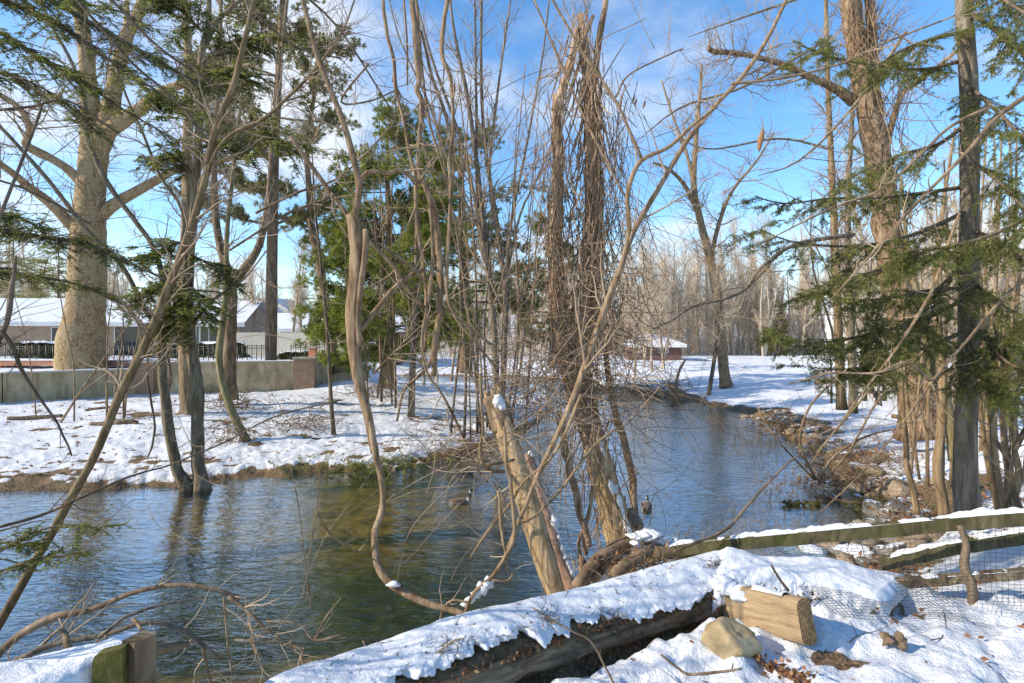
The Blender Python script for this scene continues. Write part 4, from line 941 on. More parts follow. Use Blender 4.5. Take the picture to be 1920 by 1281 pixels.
for (px, d, k, s) in ((1245, 52, 3, .8), (1222, 50, 1, .85), (1208, 56, 3, .7), (1190, 47, 1, .75)):
    q = PX(px, 640, d); place(k, q[0], d, 'slender pale tree in the little group on the far snowy bank', 'slender trees on the far snowy bank', s)
for (px, d, k, s) in ((545, 44, 1, .75), (570, 46, 2, .6), (592, 42, 1, .6), (470, 47, 0, .6), (395, 49, 1, .6)):
    q = PX(px, 640, d); place(k, q[0], d, 'thin grey tree on the lawn between the wall and the houses', 'thin trees on the lawn behind the wall', s)
for (px, d, k, s) in ((820, 42, 0, .7), (905, 40, 2, .6), (845, 48, 1, .8), (975, 60, 3, .9), (1015, 58, 0, .8), (1110, 66, 2, .8), (700, 44, 1, .8), (680, 50, 0, .8), (795, 36, 1, .6)):
    q = PX(px, 640, d); place(k, q[0], d, 'bare brown tree among the pines beyond the left bank', 'bare trees among the pines', s)

def thicket(name, label_kind, n, rng, region, hh, mat, r=.012):
    x, y = region(n); z = terrain(x, y, False)-.1
    S = np.stack((x, y, z), 1); d = np.c_[rng.normal(0, .16, (n, 2)), np.ones(n)]
    P, R = wander(rng, S, d, hh*rng.uniform(.5, 1.2, n), 7, .07, .02, r*rng.uniform(.7, 1.6, n), .4)
    A = sprout(rng, P, R, n*4, .2, 1., 35, hh*.3, 5, .6, .05, .12, .007)
    mb = MB(); mb.tubes(P, R, 4, cap=False); mb.tubes(A[0], A[1], 3, cap=False)
    o = mb.build(name, mat); tag(o, kind='stuff'); o['label'] = label_kind; return o
rt = np.random.default_rng(401)
def reg1(n):
    y = rt.uniform(79, 92, n); return y*rt.uniform(.13, .95, n), y
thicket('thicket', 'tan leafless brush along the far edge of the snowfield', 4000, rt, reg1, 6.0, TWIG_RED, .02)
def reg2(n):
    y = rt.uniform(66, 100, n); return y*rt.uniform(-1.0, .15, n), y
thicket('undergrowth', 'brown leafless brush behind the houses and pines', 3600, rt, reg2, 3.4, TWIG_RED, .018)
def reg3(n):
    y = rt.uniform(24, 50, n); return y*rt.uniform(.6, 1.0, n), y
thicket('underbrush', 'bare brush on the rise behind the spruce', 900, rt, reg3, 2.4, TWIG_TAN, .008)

# evergreens far off
def evergreen_far(label, px, d, h, w, seed, mat=HEM):
    rng = np.random.default_rng(seed); q = PX(px, 640, d); b = np.array((q[0], d, ground(q[0], d)-.1)); t = thing('evergreen_tree', label, 'tree', b)
    mb = MB(); mb.tubes(np.array([b, b+(0, 0, h)]), np.array((.18, .03)), 7); mb.build('trunk', BK_BROWN, t)
    n = 90; tz = rng.uniform(.08, .98, n); a = rng.uniform(0, 6.28, n); L = w*(1-tz)**.8*rng.uniform(.6, 1.1, n)+.15
    S = b+np.c_[np.zeros((n, 2)), tz*h]; P, R = wander(rng, S, np.c_[np.cos(a), np.sin(a), rng.normal(-.1, .15, n)], L, 6, .06, 0, .03, .3)
    A = sprout(rng, P, R, 420, .2, 1, 48, w*.35, 5, .6, 0, .1, .01, flat=.5)
    mb = MB(); mb.tubes(P, R, 4, cap=False); mb.build('branch', BK_BROWN, t)
    mb = MB(); needles(mb, rng, P, R, 60, .2, .035, 50); needles(mb, rng, A[0], A[1], 40, .2, .035, 50); mb.build('foliage', mat, t)
evergreen_far('dark conical evergreen far behind the red brick house', 568, 84, 8.5, 2.2, 501)
evergreen_far('dark evergreen far behind the pale house', 490, 82, 7.5, 2.4, 502)
evergreen_far('broad olive evergreen rising behind the tan brick house roof, leftmost', 25, 60, 15, 6.0, 503, PINE_O)
evergreen_far('olive evergreen behind the tan brick house roof beside the plane trunk', 110, 58, 12, 5.0, 504, PINE_O)
evergreen_far('small blue green spruce on the lawn before the hipped roof house', 590, 46, 3.2, 1.2, 505)
evergreen_far('small fir by the cream house gable', 392, 47, 3.8, 1.2, 506)
evergreen_far('olive cedar at the wood edge behind the lone bare tree', 1455, 80, 8, 3.0, 507, PINE_O)
evergreen_far('dark fir on the snowy rise right of the spruce trunk', 1870, 24, 5.0, 1.8, 508)
evergreen_far('dark fir low on the snowy rise left of the spruce trunk', 1700, 30, 4.0, 1.6, 509)
# ------------------------------------------------------------------ broken trunks, vines and leaning stems on the near bank
def blob(mb, c, r, rng, n=14, m=10, amp=.35, f=3.):
    u = np.linspace(0, np.pi, m); v = np.arange(n)/n*2*np.pi; U, V = np.meshgrid(u, v, indexing='ij')
    D = np.stack((np.sin(U)*np.cos(V), np.sin(U)*np.sin(V), np.cos(U)), -1); o = rng.uniform(0, 50, 3)
    k = 1+amp*fbm(D[..., 0]*f*.5+o[0], D[..., 1]*f*.5+o[1], D[..., 2]*f*.5+o[2], oct=3)
    mb.grid(np.array(c)+D*k[..., None]*np.array(r), closed=True)
def splinters(mb, rng, P, R, n=14, L=.14):
    """jagged broken end at the last point of a trunk"""
    t = nrm(P[-1]-P[-3]); a = rng.uniform(0, 6.28, n); u = nrm(np.cross(t, (0.3, 1, .1))); v = np.cross(t, u)
    s = P[-1]-t*.05+(np.cos(a)[:, None]*u+np.sin(a)[:, None]*v)*R[-1]*.7
    e = s+t*(rng.uniform(.3, 1., n)*L)[:, None]+rng.normal(0, .008, (n, 3)); m = (s+e)/2
    mb.tubes(np.stack((s, m, e), 1), R[-1]*.45*np.ones((n, 1))*np.array((1, .7, .1)), 5)
def snow_on(mb, rng, P, R, t0, t1, n, off=(.5, -.2, .7), s=.6):
    for k in range(n):
        i = int((t0+(t1-t0)*rng.uniform())*(len(P)-1)); o = np.array(off)*R[i]
        blob(mb, P[i]+o+rng.normal(0, R[i]*.2, 3), np.array((1, 1, 1.25))*R[i]*s*rng.uniform(.6, 1.2), rng)
rs = np.random.default_rng(601)
BK_MOSS2 = bark('olive_bark', (.06, .04, .02), (.17, .12, .06), (.30, .225, .125), 16, .2, bs=.8)
def snow_strip(mb, rng, P, R, t0, t1, off, s=.5, gap=.25):
    n = 160; S = catmull(np.c_[P, R], n)[int(t0*n):int(t1*n)]; t = np.arange(len(S)); m = fbm(t*.11, t*0+rng.uniform(0, 99), oct=4)
    w = S[:, 3]*s*np.clip(.75+.8*m-gap, .03, 1.5); mb.tubes(S[:, :3]+np.array(off)*S[:, 3:4], w, 9, rough=.35)
# leaning barkless trunk
P, R = trace([(1064, 1170, 34), (1046, 1120, 36), (1020, 1040, 42), (992, 950, 43), (966, 870, 40), (945, 800, 37), (926, 748, 36)], 4.4, 4.7, 40)
t = thing('broken_trunk', 'leaning orange barkless broken trunk with a lump of snow on its top', 'tree trunk', P[0])
mb = MB(); mb.tubes(P, R, 18, rough=.10, flute=.05); splinters(mb, rs, P, R, 16, .16); mb.build('trunk', BK_DEAD, t)
mb = MB(); a, b = trace([(946, 806, 43), (934, 770, 41), (924, 742, 39)], 4.66, 4.7, 10); mb.tubes(a, b, 16, rough=.25); mb.build('bark_patch', BK_BROWN, t)
mb = MB(); blob(mb, PX(934, 752, 4.62), (.045, .05, .055), rs); blob(mb, PX(941, 762, 4.6), (.03, .035, .04), rs); mb.build('snow_cap', SNOW, t)
# thinner broken trunk beside it
P, R = trace([(1085, 1150, 24), (1070, 1100, 24), (1040, 1010, 24), (1015, 940, 21), (1000, 880, 19), (993, 852, 16)], 4.65, 4.9, 30, wob=.3)
t = thing('broken_trunk', 'thin pinkish broken trunk dusted with snow leaning beside the thick barkless one', 'tree trunk', P[0])
mb = MB(); mb.tubes(P, R, 12, rough=.18); splinters(mb, rs, P, R, 8, .06); mb.build('trunk', bark('pink_dead_wood', (.16, .09, .06), (.38, .25, .18), (.55, .42, .33), 12, .3), t)
mb = MB(); snow_strip(mb, rs, P, R, .05, .66, (.85, -.45, .2), .75); snow_strip(mb, rs, P, R, .1, .5, (1.0, -.1, .2), .6); snow_on(mb, rs, P, R, .97, 1, 2, (0, 0, .8), .8); mb.build('snow_cap', SNOW, t)
BK_SNAG = bark('peeling_bark', (.085, .045, .022), (.30, .19, .11), (.54, .40, .265), 8, .22, bs=1., bd=.05)
# the vine-smothered snag
vs = [trace([(1236, 1230, 86.0), (1200, 1110, 72.2), (1172, 1030, 56.8), (1148, 950, 49.9), (1126, 870, 47.3), (1106, 800, 46.4), (1086, 720, 51.6), (1072, 655, 55.0), (1066, 612, 51.6)], 5.4, 5.7, 54),
      trace([(1062, 640, 33.2), (1052, 585, 29.4), (1045, 540, 27.6), (1040, 450, 23.9), (1045, 350, 22.1), (1047, 280, 20.2), (1044, 215, 15.6), (1041, 178, 10.1)], 5.65, n=40, wob=.15),
      trace([(1078, 640, 43.0), (1094, 570, 38.9), (1106, 520, 35.8), (1112, 420, 33.8), (1113, 330, 29.7), (1110, 250, 27.6), (1107, 180, 25.6), (1100, 110, 20.5), (1094, 60, 14.3), (1087, 28, 11.3)], 5.7, n=48, wob=.12),
      trace([(1108, 190, 16.4), (1117, 120, 14.1), (1126, 60, 11.9), (1135, 10, 9.7), (1141, -40, 8.7)], 5.7), trace([(1042, 210, 18.4), (1058, 160, 16.4), (1072, 110, 14.1), (1081, 55, 7.7)], 5.65),
      trace([(1190, 985, 15.3), (1187, 930, 14.4), (1186, 890, 13.6), (1170, 820, 13.6), (1152, 770, 12.8), (1140, 700, 11.0), (1134, 640, 7.6)], 5.9, wob=.3), trace([(1100, 150, 10.2), (1090, 95, 9.3), (1112, 30, 6.8)], 5.68)]
snag = tree('vine_covered_snag', 'tall forked dead trunk smothered in dry vine stems on the near bank', vs, BK_SNAG, None, sides=18, rough=.2, flute=.08, cat='dead tree')
mb = MB(); splinters(mb, rs, *vs[2], 8, .08); splinters(mb, rs, *vs[4], 6, .12); splinters(mb, rs, *vs[1], 8, .08); mb.build('broken_top', BK_DEAD, snag)
mb = MB(); P, R = vs[0]; snow_strip(mb, rs, P, R, .28, .66, (.30, -1.08, .1), .46); snow_strip(mb, rs, P, R, .26, .52, (.50, -1.0, .1), .46); snow_strip(mb, rs, P, R, .45, .8, (.2, -1.12, .1), .28, .35); mb.build('snow_patch', SNOW, snag)
mb = MB(); P, R = trace([(1168, 1028, 60), (1148, 950, 60), (1126, 870, 57), (1116, 838, 50)], 5.47, 5.55, 24); mb.tubes(P+np.array((-.008, -.010, 0)), R*.88, 16, rough=.08); mb.build('bare_patch', BK_DEAD, snag)

def vine_mass(name, label, rng, parts, mat, cat='vine'):
    mb = MB()
    for (P, R, k) in parts: mb.tubes(P, R, k, cap=False)
    o = mb.build(name, mat, loc=parts[0][0].reshape(-1, 3)[0]); return tag(o, label, cat, None, 'stuff')
def around(rng, path, n, rad, t0=0, t1=1):
    P, R = path; i = (rng.uniform(t0, t1, n)*(len(P)-1)).astype(int); return P[i]+rng.normal(0, 1, (n, 3))*rad
rv = np.random.default_rng(602)
# stems clinging to the forks
pp = []
for path, n, rad, r in ((vs[2], 230, .075, .0068), (vs[1], 120, .055, .006), (vs[0], 150, .12, .006)):
    S = around(rv, path, n, rad, .0, 1.); S[:, 1] -= .05
    d = np.c_[rv.normal(0, .11, (n, 2)), rv.choice((-1, -1, -1, -1, -1, -1, 1), n)]
    pp.append((*wander(rv, S, d, rv.uniform(.4, 1.0, n), 14, .075, 0, r*rv.uniform(.6, 1.5, n), .6), 5))
S = around(rv, vs[2], 130, .12, .1, .85); S[:, 0] += np.abs(rv.normal(0, .14, 130)); pp.append((*wander(rv, S, np.c_[rv.normal(0, .2, (130, 2)), -np.ones(130)], rv.uniform(.6, 2.0, 130), 20, .10, -.03, rv.uniform(.0022, .005, 130), .5), 4))
vine_mass('clinging_vine', 'mat of dry tan vine stems clinging to the forks of the dead trunk', rv, pp, BK_PALEV)
S = around(rv, vt[0], 240, .12, .0, 1.); S[:, 1] -= .42; S[:, 0] += rv.normal(0, .25, 240)
vine_mass('clinging_vine', 'net of pale dead vine stems wrapped over the massive shaggy trunk', rv, [(*wander(rv, S, np.c_[rv.normal(0, .5, (240, 2))*(1, .1), rv.choice((-1, 1), 240)], rv.uniform(.8, 2.6, 240), 16, .08, 0, rv.uniform(.006, .016, 240), .6), 5)], BK_CHERRY)
# hanging curtain
def curtain(n, x0, x1, y0, y1, d, Lr, wob=.12, r=(.002, .004)):
    px = rv.uniform(x0, x1, n); py = rv.uniform(y0, y1, n); dd = d+rv.normal(0, .25, n); S = np.stack([PX(a, b, c) for a, b, c in zip(px, py, dd)])
    return (*wander(rv, S, np.c_[rv.normal(0, .25, (n, 2)), -np.ones(n)], rv.uniform(*Lr, n), 20, wob, -.04, rv.uniform(*r, n), .45), 4)
vine_mass('hanging_vine', 'curtain of thin dark vine stems hanging right of the dead trunk', rv, [curtain(55, 1115, 1170, 120, 420, 5.8, (.5, 1.4)), curtain(50, 1120, 1215, 360, 560, 5.8, (.4, 1.2), .2)], BK_DARK)
vine_mass('hanging_vine', 'curtain of dry vine stems hanging left of the dead trunk', rv, [curtain(34, 1000, 1045, 240, 460, 5.7, (.5, 1.3), .14), curtain(54, 960, 1040, 420, 640, 5.6, (.4, 1.2), .2)], BK_CHERRY)
def tangle(n, cx, cy, sx, sy, d, Lr, r, wob=.16, npts=16, tilt=.6):
    px = rv.normal(cx, sx, n); py = rv.normal(cy, sy, n); S = np.stack([PX(a, b, d+c) for a, b, c in zip(px, py, rv.normal(0, .25, n))])
    return (*wander(rv, S, np.c_[rv.normal(0, 1, (n, 2)), rv.normal(0, tilt, n)], rv.uniform(*Lr, n), npts, wob, -.015, rv.uniform(*r, n), .4), 4)
vine_mass('vine_tangle', 'dense knot of curling brown vine stems round the waist of the dead trunk', rv, [tangle(260, 1090, 700, 60, 60, 5.4, (.4, 1.4), (.002, .0055)), tangle(110, 1120, 560, 40, 90, 5.5, (.4, 1.2), (.002, .006))], BK_PALEV)
vine_mass('vine_tangle', 'loose brush of drooping vine stems between the dead trunk and the barkless trunk', rv, [tangle(150, 1010, 740, 40, 45, 5.0, (.4, 1.3), (.002, .005), .14), tangle(60, 960, 820, 40, 60, 4.8, (.5, 1.4), (.002, .0045), .1)], TWIG)
vine_mass('vine_tangle', 'fine dark twigs trailing over the water right of the dead trunk', rv, [tangle(70, 1190, 780, 40, 70, 5.4, (.4, 1.2), (.0014, .003), .1), tangle(40, 1180, 640, 40, 50, 5.5, (.5, 1.3), (.0018, .003), .12)], BK_DARK)
vine_mass('vine_tangle', 'tan curling stems hanging under the barkless trunk over the water', rv, [tangle(12, 930, 900, 25, 50, 4.6, (.4, 1.2), (.0018, .0045), .12), tangle(26, 850, 760, 60, 70, 4.9, (.6, 1.6), (.0016, .004), .1), tangle(16, 1100, 960, 25, 60, 5.2, (.3, .9), (.003, .006), .14)], TWIG_TAN)

# --- split vine trunk left of centre
vl = [trace([(702, 850, 13), (692, 790, 16), (680, 740, 19), (670, 690, 22), (665, 640, 24), (663, 590, 26), (668, 530, 27), (671, 470, 28), (665, 425, 27), (658, 402, 20)], 4.6, n=44),
      trace([(905, 1165, 7.9), (860, 1148, 11.2), (800, 1130, 13.2), (748, 1106, 14.5), (716, 1076, 14.5), (704, 1030, 13.2), (704, 995, 13.2), (717, 955, 12.5), (716, 905, 11.2), (704, 850, 11.9), (691, 780, 13.2), (676, 730, 15.8), (668, 680, 19.8)], 4.0, 4.6, 70, wob=.2),
      trace([(660, 430, 16.0), (668, 390, 12.8), (673, 345, 12.8), (657, 275, 11.2), (641, 222, 10.4), (616, 160, 9.6), (597, 110, 9.6), (580, 50, 8.8), (556, -50, 8.0)], 4.6, 4.4),
      trace([(673, 345, 9.6), (688, 326, 9.6), (708, 322, 8.8), (728, 326, 8.8), (748, 319, 8.8), (766, 328, 8.0), (780, 345, 7.2), (792, 335, 6.4)], 4.6, 4.9),
      trace([(686, 430, 11.2), (684, 480, 12.0), (676, 540, 12.0), (672, 600, 11.2), (674, 650, 9.6)], 4.55), trace([(676, 620, 9.6), (700, 588, 9.6), (735, 545, 8.8), (765, 520, 8.0), (795, 505, 7.2)], 4.6, 5.0),
      trace([(545, 255, 8.8), (575, 300, 8.8), (612, 350, 8.8), (650, 400, 8.8), (690, 450, 8.0), (738, 500, 7.2), (775, 556, 6.4), (815, 590, 4.8)], 4.5, 5.0), trace([(700, 450, 4.8), (770, 500, 5.6), (820, 560, 5.6), (880, 615, 4.8), (940, 660, 4.0)], 4.8, 5.1)]
t = tree('split_vine', 'thick split brown vine trunk that drops and curves to the snowy log', vl, BK_CHERRY, bare_crown(vl[2:4]+vl[5:], 606, 30, .6, 110, .35, t0=.2, rm=.002, wob=.25), sides=14, rough=.14, flute=.10, cat='vine', trunk_idx=(0, 1))
mb = MB(); splinters(mb, rs, *vl[0], 10, .06); mb.build('broken_top', BK_DEAD, t)
mb = MB(); blob(mb, PX(738, 1096, 4.12), (.05, .03, .02), rs); mb.build('snow_cap', SNOW, t)
# --- twisted vines hanging from above
vl = [trace([(768, -30, 11), (783, 90, 12), (786, 150, 11), (780, 170, 10), (791, 195, 10), (788, 260, 9), (785, 310, 9), (800, 350, 12), (815, 400, 13), (823, 470, 13), (825, 560, 13), (816, 650, 12), (812, 705, 9)], 5, n=70, wob=.5),
      trace([(714, -30, 7), (725, 60, 7), (740, 112, 7), (742, 170, 7), (755, 222, 7), (770, 290, 7), (779, 335, 7), (783, 420, 7), (795, 500, 7), (800, 590, 7), (795, 660, 5)], 5.1, n=60, wob=.6),
      trace([(844, -30, 8), (830, 60, 8), (832, 110, 8), (846, 150, 7), (848, 250, 7), (843, 300, 7), (846, 350, 7), (842, 450, 7), (838, 530, 7), (850, 590, 6), (890, 640, 5), (930, 690, 4)], 4.9, n=60, wob=.5),
      trace([(790, 60, 6), (812, 150, 6), (838, 220, 6), (850, 300, 5), (846, 360, 4)], 5.05, wob=.5), trace([(806, 390, 7), (812, 470, 7), (806, 560, 7), (790, 640, 6), (800, 700, 5), (830, 740, 5), (860, 800, 5), (890, 870, 4), (915, 905, 3)], 4.9, wob=.6),
      trace([(822, 640, 9), (800, 690, 7), (760, 730, 5), (745, 790, 4)], 5, wob=.5), trace([(755, -30, 4), (763, 80, 4), (764, 160, 3)], 5.1), trace([(778, -30, 5), (800, 200, 5), (835, 330, 4), (850, 420, 3)], 5.2, wob=.5)]
t = tree('hanging_vine', 'bundle of twisted dark vines hanging from above left of the grey many stemmed tree', vl, BK_CHERRY, bare_crown(vl, 607, 60, .6, 200, .35, t0=.1, rm=.0018, wob=.25), sides=9, rough=.15, cat='vine', trunk_idx=range(8), part='stem')
# --- long leaning stems
vl = [trace([(945, 1050, 7.4), (962, 1005, 8.2), (1010, 890, 9.0), (1052, 800, 10.7), (1096, 690, 12.3), (1130, 592, 13.1), (1163, 505, 12.3), (1186, 440, 10.7), (1226, 368, 9.8), (1290, 262, 9.0), (1342, 198, 8.2), (1396, 138, 8.2), (1440, 70, 7.4), (1484, -20, 6.6)], 4.2, 4.4, 80, wob=.15),
      trace([(1158, 520, 10.7), (1176, 460, 9.8), (1180, 420, 9.0), (1176, 375, 9.0), (1184, 335, 9.0), (1204, 300, 9.0), (1255, 275, 7.4), (1300, 234, 6.6), (1345, 200, 4.9)], 4.25), trace([(1204, 300, 6.6), (1178, 240, 5.7), (1150, 182, 4.9), (1085, 85, 4.9), (1025, -20, 4.1)], 4.25),
      trace([(1372, 156, 6.6), (1430, 152, 4.9), (1500, 140, 4.9), (1580, 118, 4.1), (1660, 80, 4.1), (1790, 30, 3.3)], 4.35), trace([(1155, 182, 4.1), (1180, 140, 3.3), (1260, 100, 3.3), (1280, 92, 2.5)], 4.25, 4.5), trace([(1176, 375, 4.1), (1135, 300, 4.1), (1068, 160, 4.1), (990, -30, 3.3)], 4.3)]
t = tree('leaning_sapling', 'long brown sapling leaning right across the dead trunk up to the top edge', vl, BK_CHERRY, bare_crown(vl, 608, 50, .7, 170, .4, t0=.3, rm=.0016, wob=.12), sides=10, rough=.08)
vl = [trace([(-150, 1420, 17.9), (-60, 1265, 16.6), (0, 1168, 16.0), (62, 1058, 14.7), (130, 942, 14.1), (180, 850, 14.1), (225, 742, 15.4), (275, 640, 14.7), (335, 490, 14.1), (376, 370, 12.8), (405, 240, 11.5), (438, 160, 10.9), (457, 80, 9.6), (488, -40, 8.3)], 4.4, 4.9, 80, wob=.15),
      trace([(350, 450, 7.7), (378, 380, 7.0), (398, 300, 6.4), (433, 252, 5.8), (487, 228, 5.1), (537, 185, 4.5), (587, 134, 3.8), (640, 70, 3.2)], 4.8, 4.6)]
t = tree('leaning_sapling', 'long tan sapling leaning from the lower left corner to the top edge', vl, BK_MOSS2, bare_crown(vl, 609, 50, .8, 200, .4, t0=.45, rm=.0016, wob=.12), sides=12, rough=.07)

# --- bare branches over the water and sky
def bare_branch(label, lines, d0, d1, seed, n1=10, L1=.35, n2=20, L2=.2, mat=BK_BROWN, wob=.2, k=8, each=None):
    if each:
        m = len(lines)
        for i, l in enumerate(lines): bare_branch(label, [l], d0+((i*37) % 11-5)*.02, d1, seed*10+i, max(3, n1//m), L1, max(4, n2//m), L2, mat, wob, k)['group'] = each
        return
    ls = [trace(s, d0, d1, wob=.6, seed=seed+i) for i, s in enumerate(lines)]
    t = thing('bare_branch', label, 'branch', ls[0][0][0]); mb = MB()
    for P, R in ls: mb.tubes(P, R, k, rough=.1)
    mb.build('stem', mat, t); mb = MB()
    for P, R in bare_crown(ls, seed, n1, L1, n2, L2, t0=.1, rm=.0013, wob=wob): mb.tubes(P, R, 4, cap=False)
    mb.build('twigs', BK_BROWN if mat is BK_DARK else TWIG_TAN, t); return t
bare_branch('dark arching branch over the water in the lower left, over the rail', [[(-20, 1250, 16), (30, 1195, 14), (100, 1158, 15), (180, 1140, 11), (250, 1112, 9), (330, 1098, 9), (400, 1105, 8), (450, 1122, 7)]], 3.0, 3.2, 611)
bare_branch('long grey branch lying low behind the wooden post', [[(-20, 1262, 10), (60, 1225, 12), (110, 1206, 11), (200, 1190, 9), (270, 1168, 9), (330, 1178, 9), (370, 1200, 9), (410, 1234, 8)], [(195, 1190, 7), (235, 1158, 7), (290, 1138, 6), (340, 1128, 5), (380, 1120, 3)]], 2.6, 2.9, 612, mat=BK_GREY)
bare_branch('pale forked branch tip curving down over the bottom left rail', [[(115, 1180, 10), (128, 1205, 10), (140, 1235, 9), (150, 1285, 8)], [(252, 1160, 7), (262, 1176, 6), (270, 1186, 5)]], 2.5, 2.4, 613, mat=BK_TAN, n1=4, n2=6)
bare_branch('spray of thin tan branches at the bottom left of the snowy log', [[(430, 1118, 7), (470, 1150, 6), (500, 1180, 5), (550, 1210, 5), (570, 1220, 4)], [(500, 1165, 4), (560, 1170, 4), (590, 1200, 4), (640, 1190, 4)], [(570, 1215, 5), (560, 1250, 5), (545, 1300, 5)], [(590, 1200, 4), (610, 1160, 3), (640, 1120, 2)], [(420, 1120, 4), (430, 1240, 4), (440, 1260, 3)], [(380, 1210, 6), (400, 1300, 5)], [(460, 1120, 3), (480, 1230, 3), (520, 1300, 3)], [(440, 1200, 3), (540, 1210, 3), (600, 1270, 3)]], 2.9, 2.9, 614, n1=36, n2=60, mat=BK_TAN)
bare_branch('long thin branch slanting across the left bank to the water', [[(0, 988, 6), (80, 965, 6), (160, 930, 5), (240, 895, 4), (320, 872, 3)], [(320, 872, 3), (420, 830, 3), (520, 780, 3), (640, 750, 3)]], 3.6, 4.2, 615, n1=20, n2=40, mat=BK_DARK)
bare_branch('dark drooping branch crossing the garden wall at the far left', [[(0, 620, 8), (20, 640, 8), (40, 690, 7), (70, 740, 5), (110, 800, 4), (135, 855, 3)], [(-20, 690, 5), (14, 600, 9), (20, 560, 10), (22, 530, 8), (30, 480, 4)]], 4.2, 4.4, 616, n1=14, n2=30, mat=BK_DARK)
bare_branch('thin dark whip arching down before the brick pier', [[(300, 625, 4), (282, 650, 4), (276, 700, 4), (284, 760, 4), (290, 815, 4), (276, 860, 3)], [(312, 660, 4), (320, 700, 4), (318, 730, 3)]], 6.0, 6.0, 617, n1=4, n2=6, mat=BK_DARK)
bare_branch('dark twig rising across the water beside the floating weed', [[(1262, 1035, 6), (1320, 1012, 6), (1365, 990, 6), (1400, 950, 5), (1450, 895, 4), (1495, 855, 3), (1510, 840, 2)]], 3.9, 4.3, 618, n1=5, n2=8, L1=.2, mat=BK_DARK)
bare_branch('drooping dark branch in the sky left of the vine clad trunk', [[(1600, 440, 9), (1530, 450, 8), (1480, 462, 7), (1430, 500, 7), (1400, 540, 6), (1360, 560, 5), (1300, 575, 5), (1260, 600, 4), (1220, 620, 3)], [(1400, 540, 5), (1390, 580, 4), (1384, 600, 3)]], 9.5, 8.0, 619, n1=30, n2=90, mat=BK_GREY)
bare_branch('long brown branch rising to the right edge across the spruce trunk', [[(1560, 560, 3), (1640, 470, 5), (1720, 380, 6), (1800, 300, 7), (1870, 220, 8), (1940, 170, 9)], [(1420, 460, 2), (1560, 390, 4), (1660, 350, 5), (1780, 240, 6), (1860, 200, 6)]], 4.4, 4.2, 620, n1=30, n2=70, mat=BK_BROWN, each='branches across the spruce')
bare_branch('curving tan stem looping below the spruce boughs at the right', [[(1480, 720, 3), (1560, 700, 4), (1640, 700, 5), (1700, 680, 6), (1745, 715, 7)], [(1930, 520, 8), (1880, 560, 6), (1820, 630, 5), (1760, 700, 4), (1640, 860, 3), (1540, 960, 2)], [(1800, 400, 5), (1770, 480, 6), (1740, 560, 6), (1690, 640, 5), (1600, 760, 4), (1520, 870, 3)]], 5.2, 4.9, 621, n1=30, n2=60, mat=BK_CHERRY, each='looping stems under the spruce')
bare_branch('thin drooping twig over the water left of the split vine', [[(595, 960, 3), (620, 1000, 4), (660, 1030, 4), (700, 1042, 5)], [(545, 870, 2), (560, 950, 2), (570, 1040, 2), (580, 1110, 3)], [(600, 880, 2), (590, 980, 2), (575, 1080, 2), (585, 1140, 2)]], 4.0, 4.3, 622, n1=10, n2=20, L1=.2, mat=BK_TAN, each='drooping twigs by the split vine')
bare_branch('looping pale vine stem hanging by the ice lump', [[(945, 800, 6), (952, 880, 7), (962, 940, 8), (965, 1000, 8), (950, 1040, 8), (925, 1080, 8), (890, 1110, 7), (872, 1150, 5)], [(935, 920, 5), (940, 990, 6), (948, 1040, 5), (952, 1072, 4), (962, 1078, 4), (950, 1090, 4), (925, 1088, 4)], [(820, 1180, 4), (832, 1140, 4), (850, 1126, 4), (880, 1130, 4)]], 4.1, 4.0, 623, n1=8, n2=8, mat=BK_TAN)
bare_branch('tan drooping stem strung between the barkless trunk and the dead trunk', [[(830, 850, 4), (880, 872, 5), (930, 870, 6), (965, 862, 5)], [(900, 700, 5), (905, 800, 6), (900, 850, 7), (915, 880, 8), (945, 885, 7)], [(960, 985, 6), (1000, 970, 5), (1050, 920, 5), (1110, 840, 5), (1160, 800, 4)], [(1090, 740, 6), (1040, 850, 6), (985, 900, 5), (960, 940, 5), (905, 1010, 5), (880, 1050, 3)]], 4.2, 4.5, 624, n1=14, n2=20, mat=BK_TAN, each='stems strung between the trunks')
bare_branch('thin branch with fine twigs in the sky at the upper right', [[(1290, 70, 1), (1400, 30, 4), (1520, -10, 5)], [(1200, 260, 1), (1280, 200, 4), (1400, 160, 5), (1560, 70, 6)], [(1420, 330, 1), (1500, 300, 4), (1600, 200, 5), (1700, 60, 6)], [(1260, 250, 1), (1330, 280, 3), (1460, 260, 4), (1560, 280, 5)]], 9, 10, 625, n1=60, n2=320, L1=.9, L2=.5, mat=BK_TAN, each='twiggy branches upper right')
bare_branch('thin dark branch with fine twigs in the sky at the upper left', [[(-30, 210, 5), (60, 200, 5), (130, 190, 4), (220, 250, 3)], [(-30, 330, 4), (60, 360, 4), (170, 420, 3)], [(120, -30, 6), (240, 110, 5), (330, 190, 4), (420, 300, 3)], [(180, -30, 6), (300, 90, 5), (420, 170, 4)], [(470, 20, 5), (560, 90, 4), (640, 110, 3)], [(560, -20, 5), (640, 60, 4), (730, 200, 3)]], 7, 7.5, 626, n1=90, n2=420, L1=.9, L2=.5, mat=BK_DARK, each='twiggy branches upper left')
bare_branch('thin twig crossing before the pines left of centre', [[(690, 120, 4), (640, 190, 4), (690, 190, 3), (740, 170, 3)], [(700, 700, 4), (760, 640, 4), (840, 560, 4), (900, 480, 3)], [(480, 400, 5), (560, 360, 5), (640, 330, 4), (740, 230, 3)], [(430, 470, 4), (540, 400, 5), (620, 370, 4)]], 6, 6.4, 627, n1=50, n2=200, L1=.7, L2=.4, mat=BK_BROWN, each='twigs before the pines')
rb2 = np.random.default_rng(655)
